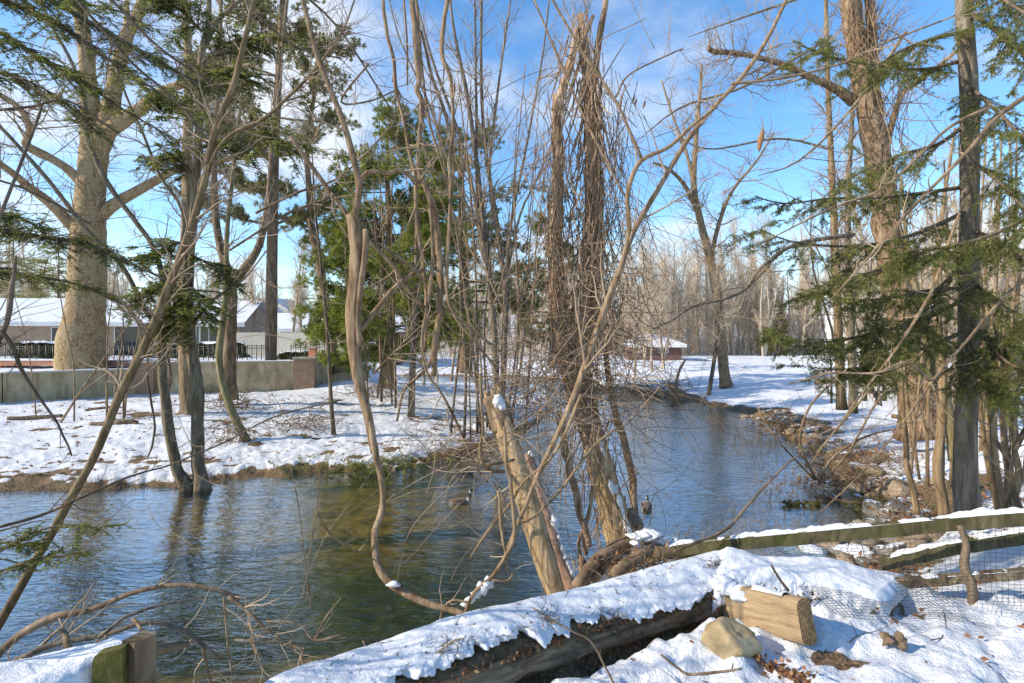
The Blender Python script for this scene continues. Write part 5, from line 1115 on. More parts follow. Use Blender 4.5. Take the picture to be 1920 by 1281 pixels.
def arcs(n, x0, x1, y0, y1, ln, up, w=1.7):
    out = []
    for k in range(n):
        x, y = rb2.uniform(x0, x1), rb2.uniform(y0, y1); a = rb2.uniform(-1, 1)*1.2+rb2.choice((0, math.pi)); dx, dy = math.cos(a)*ln*rb2.uniform(.6, 1.3), -abs(math.sin(a))*ln*up
        out.append([(x, y, w), (x+dx*.4, y+dy*.3+rb2.normal(0, 12), w*.9), (x+dx*.75, y+dy*.7+rb2.normal(0, 14), w*.7), (x+dx, y+dy, w*.4)])
    return out
bare_branch('fine grey branch before the plane tree limbs', arcs(14, 0, 420, 120, 520, 220, .8), 10, 11, 656, n1=130, n2=520, L1=.9, L2=.5, mat=BK_GREY, k=5, each='fine branches before the plane tree')
bare_branch('fine brown branch before the pines in the centre', arcs(16, 560, 960, 250, 640, 200, .9), 6.5, 7.5, 657, n1=120, n2=460, L1=.6, L2=.35, mat=BK_BROWN, k=5, each='fine branches before the pines')
bare_branch('fine tan branch among the spruce and the vine clad trunk', arcs(16, 1480, 1900, 120, 760, 240, .8), 6.0, 7.5, 658, n1=130, n2=520, L1=.7, L2=.4, mat=BK_TAN, k=5, each='fine branches around the spruce')
bare_branch('fine grey branch across the blue sky in the middle', arcs(12, 700, 1300, 40, 420, 200, 1.2, 1.5), 13, 15, 659, n1=160, n2=700, L1=1.3, L2=.7, mat=BK_GREY, k=5, each='fine branches in the middle sky')
bare_branch('thin twig hanging over the left water and bank', arcs(9, 0, 620, 760, 1080, 180, .5, 1.5), 4.2, 5.0, 660, n1=40, n2=110, L1=.4, L2=.2, mat=BK_BROWN, k=5, each='thin twigs over the left water')
bare_branch('thin twig before the creek bend and snowfield', arcs(10, 1220, 1620, 560, 820, 200, .5, 1.5), 7, 9, 661, n1=60, n2=220, L1=.6, L2=.35, mat=BK_BROWN, k=5, each='thin twigs before the snowfield')
bare_branch('twisted pale vine pair left of the snag foot', [[(1046, 770, 12), (1056, 810, 14), (1064, 860, 15), (1074, 910, 14), (1086, 955, 14), (1094, 990, 13), (1108, 1025, 12)], [(1100, 1040, 8), (1096, 1000, 8), (1108, 950, 8), (1112, 900, 7), (1106, 850, 6), (1112, 800, 5)], [(1096, 990, 8), (1085, 1020, 7), (1090, 1060, 7), (1086, 1090, 5)]], 5.1, 5.0, 671, n1=8, n2=10, mat=BK_PALEV)
# a leaf and seed pods in the sky
def pod(label, px, py, d, l, w, mat=LEAF_B):
    c = PX(px, py, d); t = np.linspace(0, 1, 14); pr = np.array([.06, .08, .10, .13, .2, .35, .6, .85, 1, .98, .85, .7, .55, .1])*w
    P = c+np.c_[.01*np.sin(t*5), t*0, -t*l]; mb = MB(); mb.tubes(P, pr, 8); return tag(mb.build('dry_leaf', mat, loc=c), label, 'leaf')
pod('curled brown leaf dangling alone in the blue sky', 1427, 218, 3.2, .2, .018)
for k, (x, y) in enumerate(((1188, 170), (1192, 176), (1164, 178), (1208, 180))):
    tag(pod('x', x, y, 5.6, .13, .012), 'thin seed pod hanging in the sky right of the dead trunk', 'seed pod', 'seed pods in the sky')
# lower left evergreen spray
q = PX(-40, 1080, 3.6); t = thing('evergreen_spray', 'small hemlock spray hanging over the water at the lower left', 'branch', q)
hemlock_sprays(t, [([(-40, 1060, 5), (60, 1000, 4), (130, 985, 3), (190, 990, 2)], 3.6, 3.6, .45), ([(-40, 1090, 5), (30, 1060, 4), (90, 1045, 3), (150, 1040, 2)], 3.6, 3.5, .4), ([(-40, 1010, 4), (30, 1020, 3), (90, 1010, 2)], 3.6, 3.6, .25)], 631, L1=.22, n2=260, L2=.1, per=20, ln=.018, wd=.006)
# ------------------------------------------------------------------ foreground: fallen fence, snow, timber, netting, rocks
rf_ = np.random.default_rng(701)
WOOD_OLD = bark('weathered_board', (.06, .04, .022), (.155, .11, .065), (.27, .205, .13), 9, .45, bs=1., bd=.03)
WOOD_GREEN = bark('algae_rail', (.03, .027, .013), (.095, .08, .04), (.19, .155, .09), 12, .4, moss=(.075, .08, .022), moss_amt=.42)
def logmat():
    m, nt, N, L, b = new_mat('old_log_wood')
    tc = N.new('ShaderNodeTexCoord'); mp = N.new('ShaderNodeMapping'); mp.vector_type = 'TEXTURE'; mp.inputs['Rotation'].default_value = (0, 0, math.radians(32)); mp.inputs['Scale'].default_value = (9, .7, .7); L.new(tc.outputs['Object'], mp.inputs[0])
    n1 = noise(N, L, mp.outputs[0], 22, 6, .7, .5); n2 = noise(N, L, tc.outputs['Object'], 7, 5, .65)
    c = ramp(N, L, n1, ((.32, (.03, .02, .012)), (.48, (.17, .115, .065)), (.68, (.36, .265, .165))))
    c = mixc(N, L, ramp(N, L, n2, ((.48, (0, 0, 0)), (.66, (.9, .9, .9)))), c, (.055, .038, .022))
    L.new(c, b.inputs['Base Color']); b.inputs['Roughness'].default_value = .9; bump(N, L, n1, b, 1., .025); return m
OLDLOG = logmat()
def timbermat():
    m, nt, N, L, b = new_mat('fresh_timber')
    tc = N.new('ShaderNodeTexCoord'); mp = N.new('ShaderNodeMapping'); mp.inputs['Scale'].default_value = (26, 2.2, 26); L.new(tc.outputs['Object'], mp.inputs[0])
    n1 = noise(N, L, mp.outputs[0], 1.6, 5, .6, .8); n2 = noise(N, L, tc.outputs['Object'], 5, 3)
    c = ramp(N, L, n1, ((.25, (.18, .12, .06)), (.5, (.31, .215, .115)), (.75, (.40, .295, .17))))
    c = mixc(N, L, ramp(N, L, n2, ((.62, (0, 0, 0)), (.8, (.6, .6, .6)))), c, (.17, .13, .075))
    L.new(c, b.inputs['Base Color']); b.inputs['Roughness'].default_value = .75; bump(N, L, n1, b, .25, .004); return m
def endgrain():
    m, nt, N, L, b = new_mat('end_grain')
    tc = N.new('ShaderNodeTexCoord'); mp = N.new('ShaderNodeMapping'); mp.inputs['Location'].default_value = (.05, 0, .10); L.new(tc.outputs['Object'], mp.inputs[0])
    w = N.new('ShaderNodeTexWave'); w.wave_type = 'RINGS'; w.rings_direction = 'Y'; w.inputs['Scale'].default_value = 26; w.inputs['Distortion'].default_value = 2.5; w.inputs['Detail'].default_value = 3; w.inputs['Detail Scale'].default_value = 3; L.new(mp.outputs[0], w.inputs['Vector'])
    n2 = noise(N, L, tc.outputs['Object'], 60, 4, .7)
    c = ramp(N, L, w.outputs['Fac'], ((.15, (.17, .09, .03)), (.6, (.34, .20, .08)), (.9, (.44, .28, .12))))
    c = mixc(N, L, ramp(N, L, n2, ((.42, (0, 0, 0)), (.62, (.9, .9, .9)))), c, (.14, .075, .03))
    L.new(c, b.inputs['Base Color']); b.inputs['Roughness'].default_value = .9; bump(N, L, n2, b, .7, .006); return m
TIMBER = timbermat(); ENDG = endgrain()

def lerp_rows(rows, n):
    return catmull(rows, n)
def snow_blanket(lo, hi, nu, nv, lump, thick, seed, ragged=.03, fr=5., t0=-.06):
    """a sheet of snow between two edge curves, domed, with rounded lips that hang a little at both sides"""
    A = lerp_rows(lo, nu); B = lerp_rows(hi, nu); s = np.linspace(0, 1, nu)
    t = np.linspace(t0, 1.03, nv); X = A[:, None]*(1-t)[None, :, None]+B[:, None]*t[None, :, None]
    side = nrm(B-A); 
    rag = ragged*fbm(X[..., 0]*6, X[..., 1]*6+X[..., 2]*3, oct=5, seed=seed, gain=.62)
    X = X-side[:, None]*(rag*np.clip(1-t, 0, 1)[None]**2)[..., None]
    v = np.abs(t*2-1); dome = thick*(1-np.clip(v, 0, 1)**4.5)
    drop = np.where(v > 1, (v-1)*1.6, 0)*.3
    lumps = lump*(fbm(X[..., 0]*fr*.6, X[..., 1]*fr*.6, oct=2, seed=seed+1)*1.0+.30*np.abs(fbm(X[..., 0]*fr*1.2, X[..., 1]*fr*1.2, oct=3, seed=seed+2))+.09*fbm(X[..., 0]*fr*4, X[..., 1]*fr*4, oct=4, seed=seed+3))
    X[..., 2] += dome[None]+lumps*(.35+.65*(1-np.clip(v, 0, 1)**6))[None]-drop[None]
    e = (1-np.minimum(1, np.minimum(s, 1-s)/.07)**.5)[:, None]*thick*1.3; X[..., 2] -= e
    lip = X[:, :1].copy(); lip[..., 2] -= thick*.4; lip += side[:, None]*.02
    lip2 = lip+side[:, None]*.10
    hp = X[:, -1:].copy(); hp[..., 2] -= thick*1.2
    return np.concatenate((lip2, lip, X, hp), 1)

def mesh_net(mb, fn, nu, nv, r=.0013):
    """square netting over the surface fn(u,v)"""
    for u in np.linspace(0, 1, nu):
        v = np.linspace(0, 1, max(6, nv)); mb.tubes(np.stack([fn(u, q) for q in v]), np.full(len(v), r), 3, cap=False)
    for v in np.linspace(0, 1, nv):
        u = np.linspace(0, 1, max(6, nu)); mb.tubes(np.stack([fn(q, v) for q in u]), np.full(len(u), r), 3, cap=False)
NET = plain('black_netting', (.035, .032, .028), .6, .2, 20, bs=0)

# fallen fence panel that carries the long snow bank
LO = [PX(520, 1345, 1.95), PX(650, 1312, 2.13), PX(750, 1288, 2.25), PX(850, 1258, 2.38), PX(950, 1222, 2.52), PX(1090, 1180, 2.80), PX(1200, 1150, 3.0), PX(1300, 1122, 3.17), PX(1400, 1098, 3.33)]
HI = [PX(440, 1325, 2.12), PX(520, 1268, 2.28), PX(640, 1224, 2.48), PX(740, 1190, 2.62), PX(850, 1160, 2.77), PX(960, 1132, 2.95), PX(1090, 1098, 3.15), PX(1200, 1068, 3.40), PX(1300, 1042, 3.62), PX(1390, 1032, 3.75)]
fp = thing('fallen_fence_panel', 'fallen old fence panel buried under a long bank of snow above the creek', 'fence', PX(900, 1200, 2.7))
BL = snow_blanket(LO, HI, 420, 90, .030, .032, 711, .09, 5., .03); mb = MB(); mb.grid(BL); mb.build('snow_cover', SNOW, fp)
qs = BL[rf_.integers(20, 400, 150), rf_.integers(12, 84, 150)]; mb = MB(); P, R = wander(rf_, qs[:90], np.c_[rf_.normal(0, 1, (90, 2)), rf_.uniform(-.1, .5, 90)], rf_.uniform(.02, .12, 90), 6, .2, -.03, rf_.uniform(.0008, .0018, 90), .5); mb.tubes(P, R, 4, cap=False)
mb.leaves(qs[60:]+(0, 0, .004), np.c_[rf_.normal(0, 1, (90, 2)), rf_.normal(0, .3, 90)], rf_.uniform(.008, .026, 90), .010, rf_); o_ = mb.build('litter', BK_BROWN, fp); o_['kind'] = 'stuff'
mb = MB()
for a_, b_ in ((392, 52), (386, 47), (398, 45), (200, 22), (120, 18), (260, 14)):
    k = 60; s_ = BL[a_, b_]+rf_.normal(0, 1, (k, 3))*(.035, .025, .006); P, R = wander(rf_, s_, rf_.normal(0, 1, (k, 3))*(1, 1, .5), rf_.uniform(.02, .06, k), 5, .25, 0, rf_.uniform(.001, .0022, k), .5); mb.tubes(P, R, 4, cap=False)
o_ = mb.build('debris', BK_DARK, fp); o_['kind'] = 'stuff'
A_ = lerp_rows(LO, 40); B_ = lerp_rows(HI, 40); S_ = nrm(B_-A_)
mb = MB(); c = A_+S_*.06-np.array((0, 0, .11)); c = catmull(c, 160); mb.tubes(c, np.full(160, .072)*(1+.22*fbm(c[:, 0]*4, c[:, 1]*4, oct=4)), 22, rough=.22, flute=.10); mb.build('rail', OLDLOG, fp)
mb = MB(); c = A_+S_*.27-np.array((0, 0, .06)); mb.tubes(c, np.full(40, .05), 10, rough=.12); mb.build('rail', WOOD_OLD, fp)
mb = MB(); X = np.stack((A_+S_*.02-(0, 0, .03), A_+S_*.05-(0, 0, .012), B_-S_*.03-(0, 0, .02), B_-S_*.02-(0, 0, .05), A_+S_*.05-(0, 0, .05)), 1); mb.grid(X); mb.build('backing_board', WOOD_OLD, fp)
mb = MB(); k = 900; i = rf_.integers(2, 39, k); s = A_[i]+(A_[np.maximum(i-1, 0)]-A_[i])*rf_.uniform(0, 1, (k, 1))+S_[i]*rf_.uniform(.0, .05, (k, 1))-np.c_[np.zeros((k, 2)), rf_.uniform(.0, .03, k)]
P, R = wander(rf_, s, np.c_[rf_.normal(0, .8, (k, 2)), -rf_.uniform(.1, 1, k)], rf_.uniform(.02, .07, k), 5, .25, -.05, rf_.uniform(.0008, .0018, k), .5); mb.tubes(P, R, 3, cap=False); mb.build('root_fringe', BK_BROWN, fp)
mb = MB(); k = 420; i = rf_.integers(2, 39, k); s = A_[i]+(A_[i-1]-A_[i])*rf_.uniform(0, 1, (k, 1))+S_[i]*rf_.uniform(-.01, .05, (k, 1))-np.c_[np.zeros((k, 2)), rf_.uniform(.01, .05, k)]
mb.leaves(s, rf_.normal(0, 1, (k, 3))*(1, 1, .5)-(0, 0, .3), .03, .018, rf_); o_ = mb.build('leaf_litter', LEAF_B, fp); o_['kind'] = 'stuff'

# second snow-covered piece to the right of the timber
LO2 = [PX(1335, 1108, 3.22), PX(1400, 1098, 3.28), PX(1460, 1112, 3.22), PX(1540, 1122, 3.2), PX(1600, 1130, 3.16), PX(1665, 1142, 3.1)]
HI2 = [PX(1340, 1034, 3.72), PX(1400, 1036, 3.72), PX(1480, 1046, 3.72), PX(1570, 1058, 3.7), PX(1650, 1074, 3.65), PX(1725, 1090, 3.6)]
f2 = thing('fallen_fence_panel', 'snow covered netted fence piece lying flat behind the sawn timber end', 'fence', PX(1500, 1090, 3.4))
mb = MB(); mb.grid(snow_blanket(LO2, HI2, 260, 80, .035, .05, 721, .05)); mb.build('snow_cover', SNOW, f2)
A2 = lerp_rows(LO2, 24); B2 = lerp_rows(HI2, 24); S2 = nrm(B2-A2)
mb = MB(); mb.tubes(A2+S2*.08-(0, 0, .06), np.full(24, .04), 9, rough=.15); mb.tubes(B2-S2*.08-(0, 0, .06), np.full(24, .045), 9, rough=.15); mb.build('rail', WOOD_OLD, f2)
mb = MB(); k = 500; i = rf_.integers(2, 23, k); s = A2[i]+(A2[i-1]-A2[i])*rf_.uniform(0, 1, (k, 1))+S2[i]*rf_.uniform(-.02, .05, (k, 1))-np.c_[np.zeros((k, 2)), rf_.uniform(.0, .04, k)]
P, R = wander(rf_, s, np.c_[rf_.normal(0, 1, (k, 2)), rf_.uniform(-1, .4, k)], rf_.uniform(.03, .10, k), 5, .25, -.03, rf_.uniform(.0008, .002, k), .5); mb.tubes(P, R, 3, cap=False)
mb.leaves(s[:300], rf_.normal(0, 1, (300, 3)), .03, .02, rf_); mb.build('root_fringe', BK_BROWN, f2)

# sawn timber
far_, near_ = PX(1376, 1130, 3.2), PX(1512, 1166, 2.72)
dv = near_-far_; ln_ = np.linalg.norm(dv); yv = dv/ln_; xv = nrm(np.cross(yv, (0, 0, 1.))); zv = np.cross(xv, yv)
tb = thing('timber_beam', 'freshly sawn yellow timber beam end poking out of the snow beside the boulder', 'beam', far_)
tb.rotation_euler = Matrix((tuple(xv), tuple(yv), tuple(zv))).transposed().to_euler()
w_, h_, c_ = .085, .205, .022
sec = np.array([(-w_/2+c_, -h_/2), (w_/2-c_, -h_/2), (w_/2-c_*.3, -h_/2+c_*.3), (w_/2, -h_/2+c_), (w_/2, h_/2-c_*1.6), (w_/2-c_*.7, h_/2-c_*.4), (w_/2-c_*1.6, h_/2), (-w_/2+c_*.4, h_/2), (-w_/2, h_/2-c_*.4), (-w_/2, -h_/2+c_*.6)])
ys = np.linspace(-.12, ln_, 30); X = np.stack([np.c_[sec[:, 0], np.full(10, y), sec[:, 1]] for y in ys]); mb = MB(); mb.grid(X, closed=True); o = mb.build('beam', TIMBER, None, False); o.parent = tb
mb = MB(); g = np.linspace(.02, 1, 8); X = np.stack([np.c_[sec[:, 0]*q, np.full(10, ln_+.002+.004*(1-q)), sec[:, 1]*q] for q in g]); mb.grid(X, closed=True); o = mb.build('end_grain', ENDG, None, False); o.parent = tb
mb = MB(); s = np.linspace(.2, ln_*.8, 40); t_ = np.linspace(-1, 1, 8); X = np.stack([np.c_[t_*w_*.32, np.full(8, y), np.full(8, h_/2)+.016*(1-t_**4)*(.3+.9*abs(math.sin(y*9)))] for y in s]); mb.grid(X); o = mb.build('snow_cap', SNOW, None); o.parent = tb

mb = MB(); rq = np.random.default_rng(722)
for k in range(9): blob(mb, (rq.normal(0, .02), -.10+.03*k, h_/2-.01+rq.normal(0, .012)-.005*k), (.055, .05, .035), rq, amp=.5)
o = mb.build('snow_cap', SNOW, None); o.parent = tb
# rocks
def rockmat(name, a, b_, c, snow=False):
    m, nt, N, L, b = new_mat(name)
    v = mapping(N, L, (1, 1, 1)); n1 = noise(N, L, v, 7, 7, .65); n2 = noise(N, L, v, 28, 5, .6)
    col = ramp(N, L, n1, ((.3, a), (.5, b_), (.7, c)))
    if snow:
        g = N.new('ShaderNodeNewGeometry'); sp = N.new('ShaderNodeSeparateXYZ'); L.new(g.outputs['Normal'], sp.inputs[0])
        q = N.new('ShaderNodeMath'); q.operation = 'MULTIPLY_ADD'; L.new(n1, q.inputs[0]); q.inputs[1].default_value = .9; L.new(sp.outputs[2], q.inputs[2])
        col = mixc(N, L, ramp(N, L, q.outputs[0], ((.0, (0, 0, 0)), (1, (1, 1, 1)))), col, (.84, .85, .87)); 
        r = [x for x in N if x.type == 'VALTORGB'][-1]; r.color_ramp.elements[0].position = .985; r.color_ramp.elements[1].position = 1.0
        q2 = N.new('ShaderNodeMath'); q2.operation = 'MULTIPLY'; L.new(q.outputs[0], q2.inputs[0]); q2.inputs[1].default_value = .74; L.new(q2.outputs[0], r.inputs[0])
    L.new(col, b.inputs['Base Color']); b.inputs['Roughness'].default_value = .85; bump(N, L, n2, b, .5, .01); return m
ROCK = rockmat('brown_rock', (.12, .085, .055), (.27, .20, .13), (.42, .33, .23)); ROCK2 = rockmat('grey_rock', (.07, .065, .06), (.18, .165, .145), (.32, .30, .27), True)
BOULD = rockmat('tan_boulder', (.15, .105, .05), (.33, .245, .13), (.50, .40, .25))
def rock_mesh(seed, sx, sy, sz, n=26, m=18, amp=.32):
    rng = np.random.default_rng(seed); u = np.linspace(.001, np.pi-.001, m); v = np.arange(n)/n*2*np.pi; U, V = np.meshgrid(u, v, indexing='ij')
    D = np.stack((np.sin(U)*np.cos(V), np.sin(U)*np.sin(V), np.cos(U)), -1)
    k = np.full(D.shape[:2], 1.3)                                   # facets cut by random planes
    for q in range(16):
        p = nrm(rng.normal(size=3)); h = rng.uniform(.72, 1.0); dt = D@p; k = np.where(dt > .05, np.minimum(k, h/np.maximum(dt, .05)), k)
    o = rng.uniform(0, 90, 3); k = k*(1+.07*fbm(D[..., 0]*3+o[0], D[..., 1]*3+o[1], D[..., 2]*3+o[2], oct=4))
    return D*k[..., None]*np.array((sx, sy, sz))
mb = MB(); q = PX(1376, 1206, 2.72); mb.grid(rock_mesh(14, .115, .10, .105, 44, 30)+q+(0, 0, -.01), closed=True)
tag(mb.build('boulder', BOULD, loc=q), 'yellowish boulder in the snow under the sawn timber beam', 'rock')
rp = []
for k in range(8):
    sc = np.random.default_rng(800+k).uniform(.7, 1.1, 3); mb = MB(); mb.grid(rock_mesh(810+k, 1*sc[0], .8*sc[1], .52*sc[2]), closed=True)
    rp.append(mb.build('rock', (ROCK, ROCK2)[k % 2], loc=(0, 0, 0)))
rr_ = np.random.default_rng(820); usedr = set()
RL = 'brown angular rock in the heap along the right-hand stony shore'
def put_rock(x, y, s, lab, grp, sink=.25):
    k = int(rr_.integers(0, 8)); o = rp[k]
    if k in usedr: o = rp[k].copy(); COL.objects.link(o)
    usedr.add(k); z = ground(x, y); o.location = (x, y, max(z, -.12)+s*.3*(1-sink*2)); o.rotation_euler = (rr_.normal(0, .25), rr_.normal(0, .25), rr_.uniform(0, 6.28)); o.scale = (s, s, s)
    tag(o, lab, 'rock', grp)
cnt = 0
SH = CREEK[23:31][::-1]                                             # right shore from near to far
seg = np.r_[0, np.cumsum(np.hypot(*np.diff(SH, axis=0).T))]
while cnt < 190:
    u = seg[-1]*rr_.uniform(0, 1)**1.25; i = min(np.searchsorted(seg, u, 'right')-1, len(SH)-2); f = (u-seg[i])/(seg[i+1]-seg[i]); p = SH[i]*(1-f)+SH[i+1]*f
    e = nrm(SH[i+1]-SH[i]); nn = np.array((e[1], -e[0])); off = rr_.normal(.35, .55)
    if off < -.4 or off > 2.2: continue
    p = p+nn*off; s = rr_.uniform(.10, .26)*(1.3 if u < 9 else 1.0)*(1 if off < 1.2 else .8)
    put_rock(p[0], p[1], s, RL, 'rocks along the stony shore'); cnt += 1
for (px, py, d, s) in ((1640, 870, 11.2, .4), (1690, 925, 9.9, .42), (1600, 890, 12.2, .34), (1720, 900, 10.2, .36), (1660, 905, 10.9, .3), (1590, 850, 14, .33), (1700, 950, 9.2, .3), (1745, 945, 8.9, .3)):
    q = PX(px, py, d); put_rock(q[0], d, s, 'large pale slab of rock in the shore heap below the vine clad trunk', 'large shore slabs')
for k in range(46):
    u = rr_.uniform(-.3, 1.6); 
    x = np.interp(u, [-.3, 1.6], [-4, 1.5]); y = np.interp(x, CREEK[2:13, 0], CREEK[2:13, 1])+rr_.normal(.05, .12); put_rock(x, y, rr_.uniform(.05, .16), 'small dark stone at the edge of the left snowy bank', 'stones at the left water edge')

# deer fence on the right: three rails, post, netting
fz = thing('wire_fence', 'sagging three rail fence with green algae and black wire netting at the right', 'fence', PX(1830, 1150, 3.25))
def rail(pts, d0, d1, w, h, mat, nm='rail', snow=True):
    P, R = trace(pts, d0, d1, 30); R = R*0+1; up = np.array((0, 0, 1.)); T = nrm(np.gradient(P, axis=0)); sd = nrm(np.cross(T, up)); uu = np.cross(sd, T)
    ww = np.array([(-.5, -.5), (.5, -.5), (.5, .42), (.40, .5), (-.40, .5), (-.5, .42)])
    X = P[:, None]+sd[:, None]*(ww[:, 0]*w)[None, :, None]+uu[:, None]*(ww[:, 1]*h)[None, :, None]+.004*rf_.normal(size=(30, 6, 1))*sd[:, None]
    mb = MB(); mb.grid(X, closed=True); o = mb.build(nm, mat, fz, False)
    if snow:
        s = np.linspace(0, 1, 200); i = np.clip((s*29).astype(int), 0, 28); f = (s*29-i)[:, None]; C = P[i]*(1-f)+P[i+1]*f; S = sd[i]; t = np.linspace(-1, 1, 9)
        hh = np.maximum(.002, .016+.022*fbm(C[:, 0]*9, C[:, 1]*9, oct=4, seed=int(w*1e3)))[:, None]*(1-t**4)[None]
        mb = MB(); mb.grid(C[:, None]+S[:, None]*(t*w*.52)[None, :, None]+up*(h*.5-.004+hh)[..., None]); mb.build('snow_cap', SNOW, o)
rail([(1215, 1042), (1300, 1026), (1450, 1012), (1640, 995), (1800, 980), (1960, 968)], 4.3, 3.5, .05, .088, WOOD_GREEN)
rail([(1650, 1058), (1740, 1038), (1820, 1022), (1960, 1000)], 4.1, 3.7, .05, .085, WOOD_GREEN)
rail([(1600, 1088), (1690, 1092), (1800, 1084), (1960, 1072)], 3.5, 3.3, .05, .055, WOOD_OLD)
mb = MB(); P, R = trace([(1800, 985, 11), (1812, 1020, 12), (1808, 1060, 13), (1822, 1100, 15), (1826, 1165, 18)], 3.45, 3.3); mb.tubes(P, R, 9, rough=.25); mb.build('post', BK_DARK, fz)
def lerp3(a, b, t): return a*(1-t)+b*t
tl, tr2, bl, br = PX(1360, 1030, 3.98), PX(1970, 985, 3.36), PX(1420, 1075, 3.75), PX(1970, 1150, 2.95)
mb = MB(); mesh_net(mb, lambda u, v: lerp3(lerp3(tl, tr2, u), lerp3(bl, br, u), v)+np.array((0, 0, -.03*math.sin(v*3.1)+.012*math.sin(u*9)+.008*math.sin(u*23+v*5))), 62, 20, .0011)
tl2, tr3, bl2, br2 = PX(1500, 1100, 3.25), PX(1700, 1080, 3.5), PX(1560, 1150, 3.0), PX(1860, 1175, 2.88)
mesh_net(mb, lambda u, v: lerp3(lerp3(tl2, tr3, u), lerp3(bl2, br2, u), v)+np.array((0, 0, .02*math.sin(u*7)*math.sin(v*4))), 34, 16, .0011)
mb.build('netting', NET, fz)

# bottom left: post with mossy board and snowy rail
MOSSB = bark('mossy_board', (.035, .035, .01), (.10, .092, .022), (.20, .165, .055), 16, .5)
bp = thing('fence_post', 'stubby pale post with a mossy board and snowy rail in the bottom left corner', 'fence post', PX(250, 1290, 2.0))
q0 = PX(254, 1196, 2.06); zb_ = 1.4
mb = MB(); M = Matrix.Translation((q0[0], q0[1], 0))@Matrix.Rotation(math.radians(-22), 4, 'Z'); mb.box((-.028, -.03, zb_), (.04, .05, q0[2]), M); mb.build('post', WOOD_OLD, bp, False)
q1 = PX(178, 1222, 2.0); q2 = PX(238, 1208, 2.02)
mb = MB(); a = np.array((q1[0], q1[1])); b_ = np.array((q2[0]+.0, q2[1]-.005)); e = b_-a; M = Matrix.Translation((a[0], a[1], 0))@Matrix.Rotation(math.atan2(e[1], e[0]), 4, 'Z'); L_ = float(np.hypot(*e))
sec = [(0, zb_), (L_, zb_), (L_, q2[2]), (.02, q1[2]), (.006, q1[2]-.01), (0, q1[2]-.03)]
X = np.stack([np.array([(x, y, z) for x, z in sec]) for y in (-.019, .019)]); mb.grid(X@np.array(M.to_3x3()).T+np.array(M.translation), closed=True)
for s in (0, 1):
    y = X[s]; cc = np.array((L_/2, y[0, 1], 1.7)); mb.grid(np.stack((y, np.repeat(cc[None], 6, 0)))@np.array(M.to_3x3()).T+np.array(M.translation), closed=True)
mb.build('mossy_board', MOSSB, bp, False)
mb = MB(); P, R = trace([(-60, 1295, 60), (80, 1262, 58), (200, 1225, 52), (262, 1196, 40)], 1.95, 2.15, 24); mb.tubes(P-(0, 0, .09), np.full(24, .04), 8, rough=.1); mb.build('rail', WOOD_OLD, bp)
lo = [PX(-80, 1340, 1.75), PX(60, 1300, 1.85), PX(140, 1268, 1.95), PX(200, 1240, 2.04), PX(250, 1215, 2.1), PX(276, 1196, 2.14)]; hi = [PX(-80, 1255, 2.15), PX(60, 1232, 2.18), PX(140, 1214, 2.2), PX(200, 1204, 2.2), PX(250, 1192, 2.2), PX(282, 1184, 2.2)]
mb = MB(); mb.grid(snow_blanket(lo, hi, 130, 40, .014, .022, 741, .015, 10.)); mb.build('snow_cover', SNOW, bp)
mb = MB(); P, R = trace([(280, 1222, 24), (310, 1216, 20), (345, 1208, 14), (352, 1206, 8)], 2.1, 2.3); mb.tubes(P, R, 7, rough=.25); mb.build('broken_rail', WOOD_OLD, bp)

# debris by the dead trunk: roots, stubs, brush
t = thing('root_pile', 'heap of broken roots and sticks with snow at the foot of the vine covered snag', 'brush pile', PX(1180, 1030, 4.6))
mb = MB()
for s, d0, d1 in (([(1080, 1100, 22), (1110, 1060, 22), (1150, 1030, 22), (1200, 1012, 18), (1260, 1040, 10)], 4.0, 4.5), ([(1110, 1085, 18), (1150, 1050, 18), (1180, 1025, 16), (1170, 1000, 10)], 4.1, 4.6), ([(1150, 1080, 22), (1180, 1055, 22), (1215, 1032, 18), (1222, 1025, 12)], 3.9, 4.1), ([(1225, 1035, 26), (1260, 1036, 24), (1310, 1042, 20), (1350, 1048, 16)], 4.2, 4.2), ([(1180, 960, 20), (1195, 985, 24), (1198, 1010, 24)], 5.0, 4.7), ([(1090, 1050, 14), (1105, 1075, 14), (1095, 1105, 12)], 4.3, 4.1)):
    P, R = trace(s, d0, d1); mb.tubes(P, R, 9, rough=.2)
mb.build('root', BK_BROWN, t)
mb = MB(); S = np.stack([PX(a, b, c) for a, b, c in zip(rf_.normal(1185, 38, 260), rf_.normal(1060, 16, 260), rf_.uniform(3.9, 4.5, 260))]); P, R = wander(rf_, S, rf_.normal(0, 1, (260, 3))*(1, .7, .6), rf_.uniform(.06, .3, 260), 7, .2, 0, rf_.uniform(.0012, .004, 260), .4); mb.tubes(P, R, 4, cap=False); mb.build('sticks', BK_BROWN, t)
mb = MB(); mb.leaves(S[:200]+rf_.normal(0, .03, (200, 3)), rf_.normal(0, 1, (200, 3)), .04, .025, rf_); mb.build('dead_leaves', LEAF_B, t)
mb = MB()
for (px, py, r_) in ((1205, 1003, .045), (1225, 1006, .05), (1190, 1006, .035), (1245, 1012, .04), (1196, 1018, .03), (1260, 1018, .035), (1175, 1045, .02), (1160, 1060, .02)): blob(mb, PX(px, py, 4.25), (r_*1.5, r_*1.3, r_*.7), rf_, amp=.8)
mb.build('snow_cap', SNOW, t)
# lump of ice on the looping stem
mb = MB(); 
for k, (px, py) in enumerate(((915, 1094), (905, 1104), (893, 1114), (882, 1124), (872, 1132))): blob(mb, PX(px, py, 4.03), (.045-.004*k, .02, .042-.005*k), rf_, amp=.5)
tag(mb.build('ice_lump', SNOW, loc=PX(895, 1112, 4.03)), 'white lump of ice and snow hanging on a vine stem over the snowy log', 'ice')

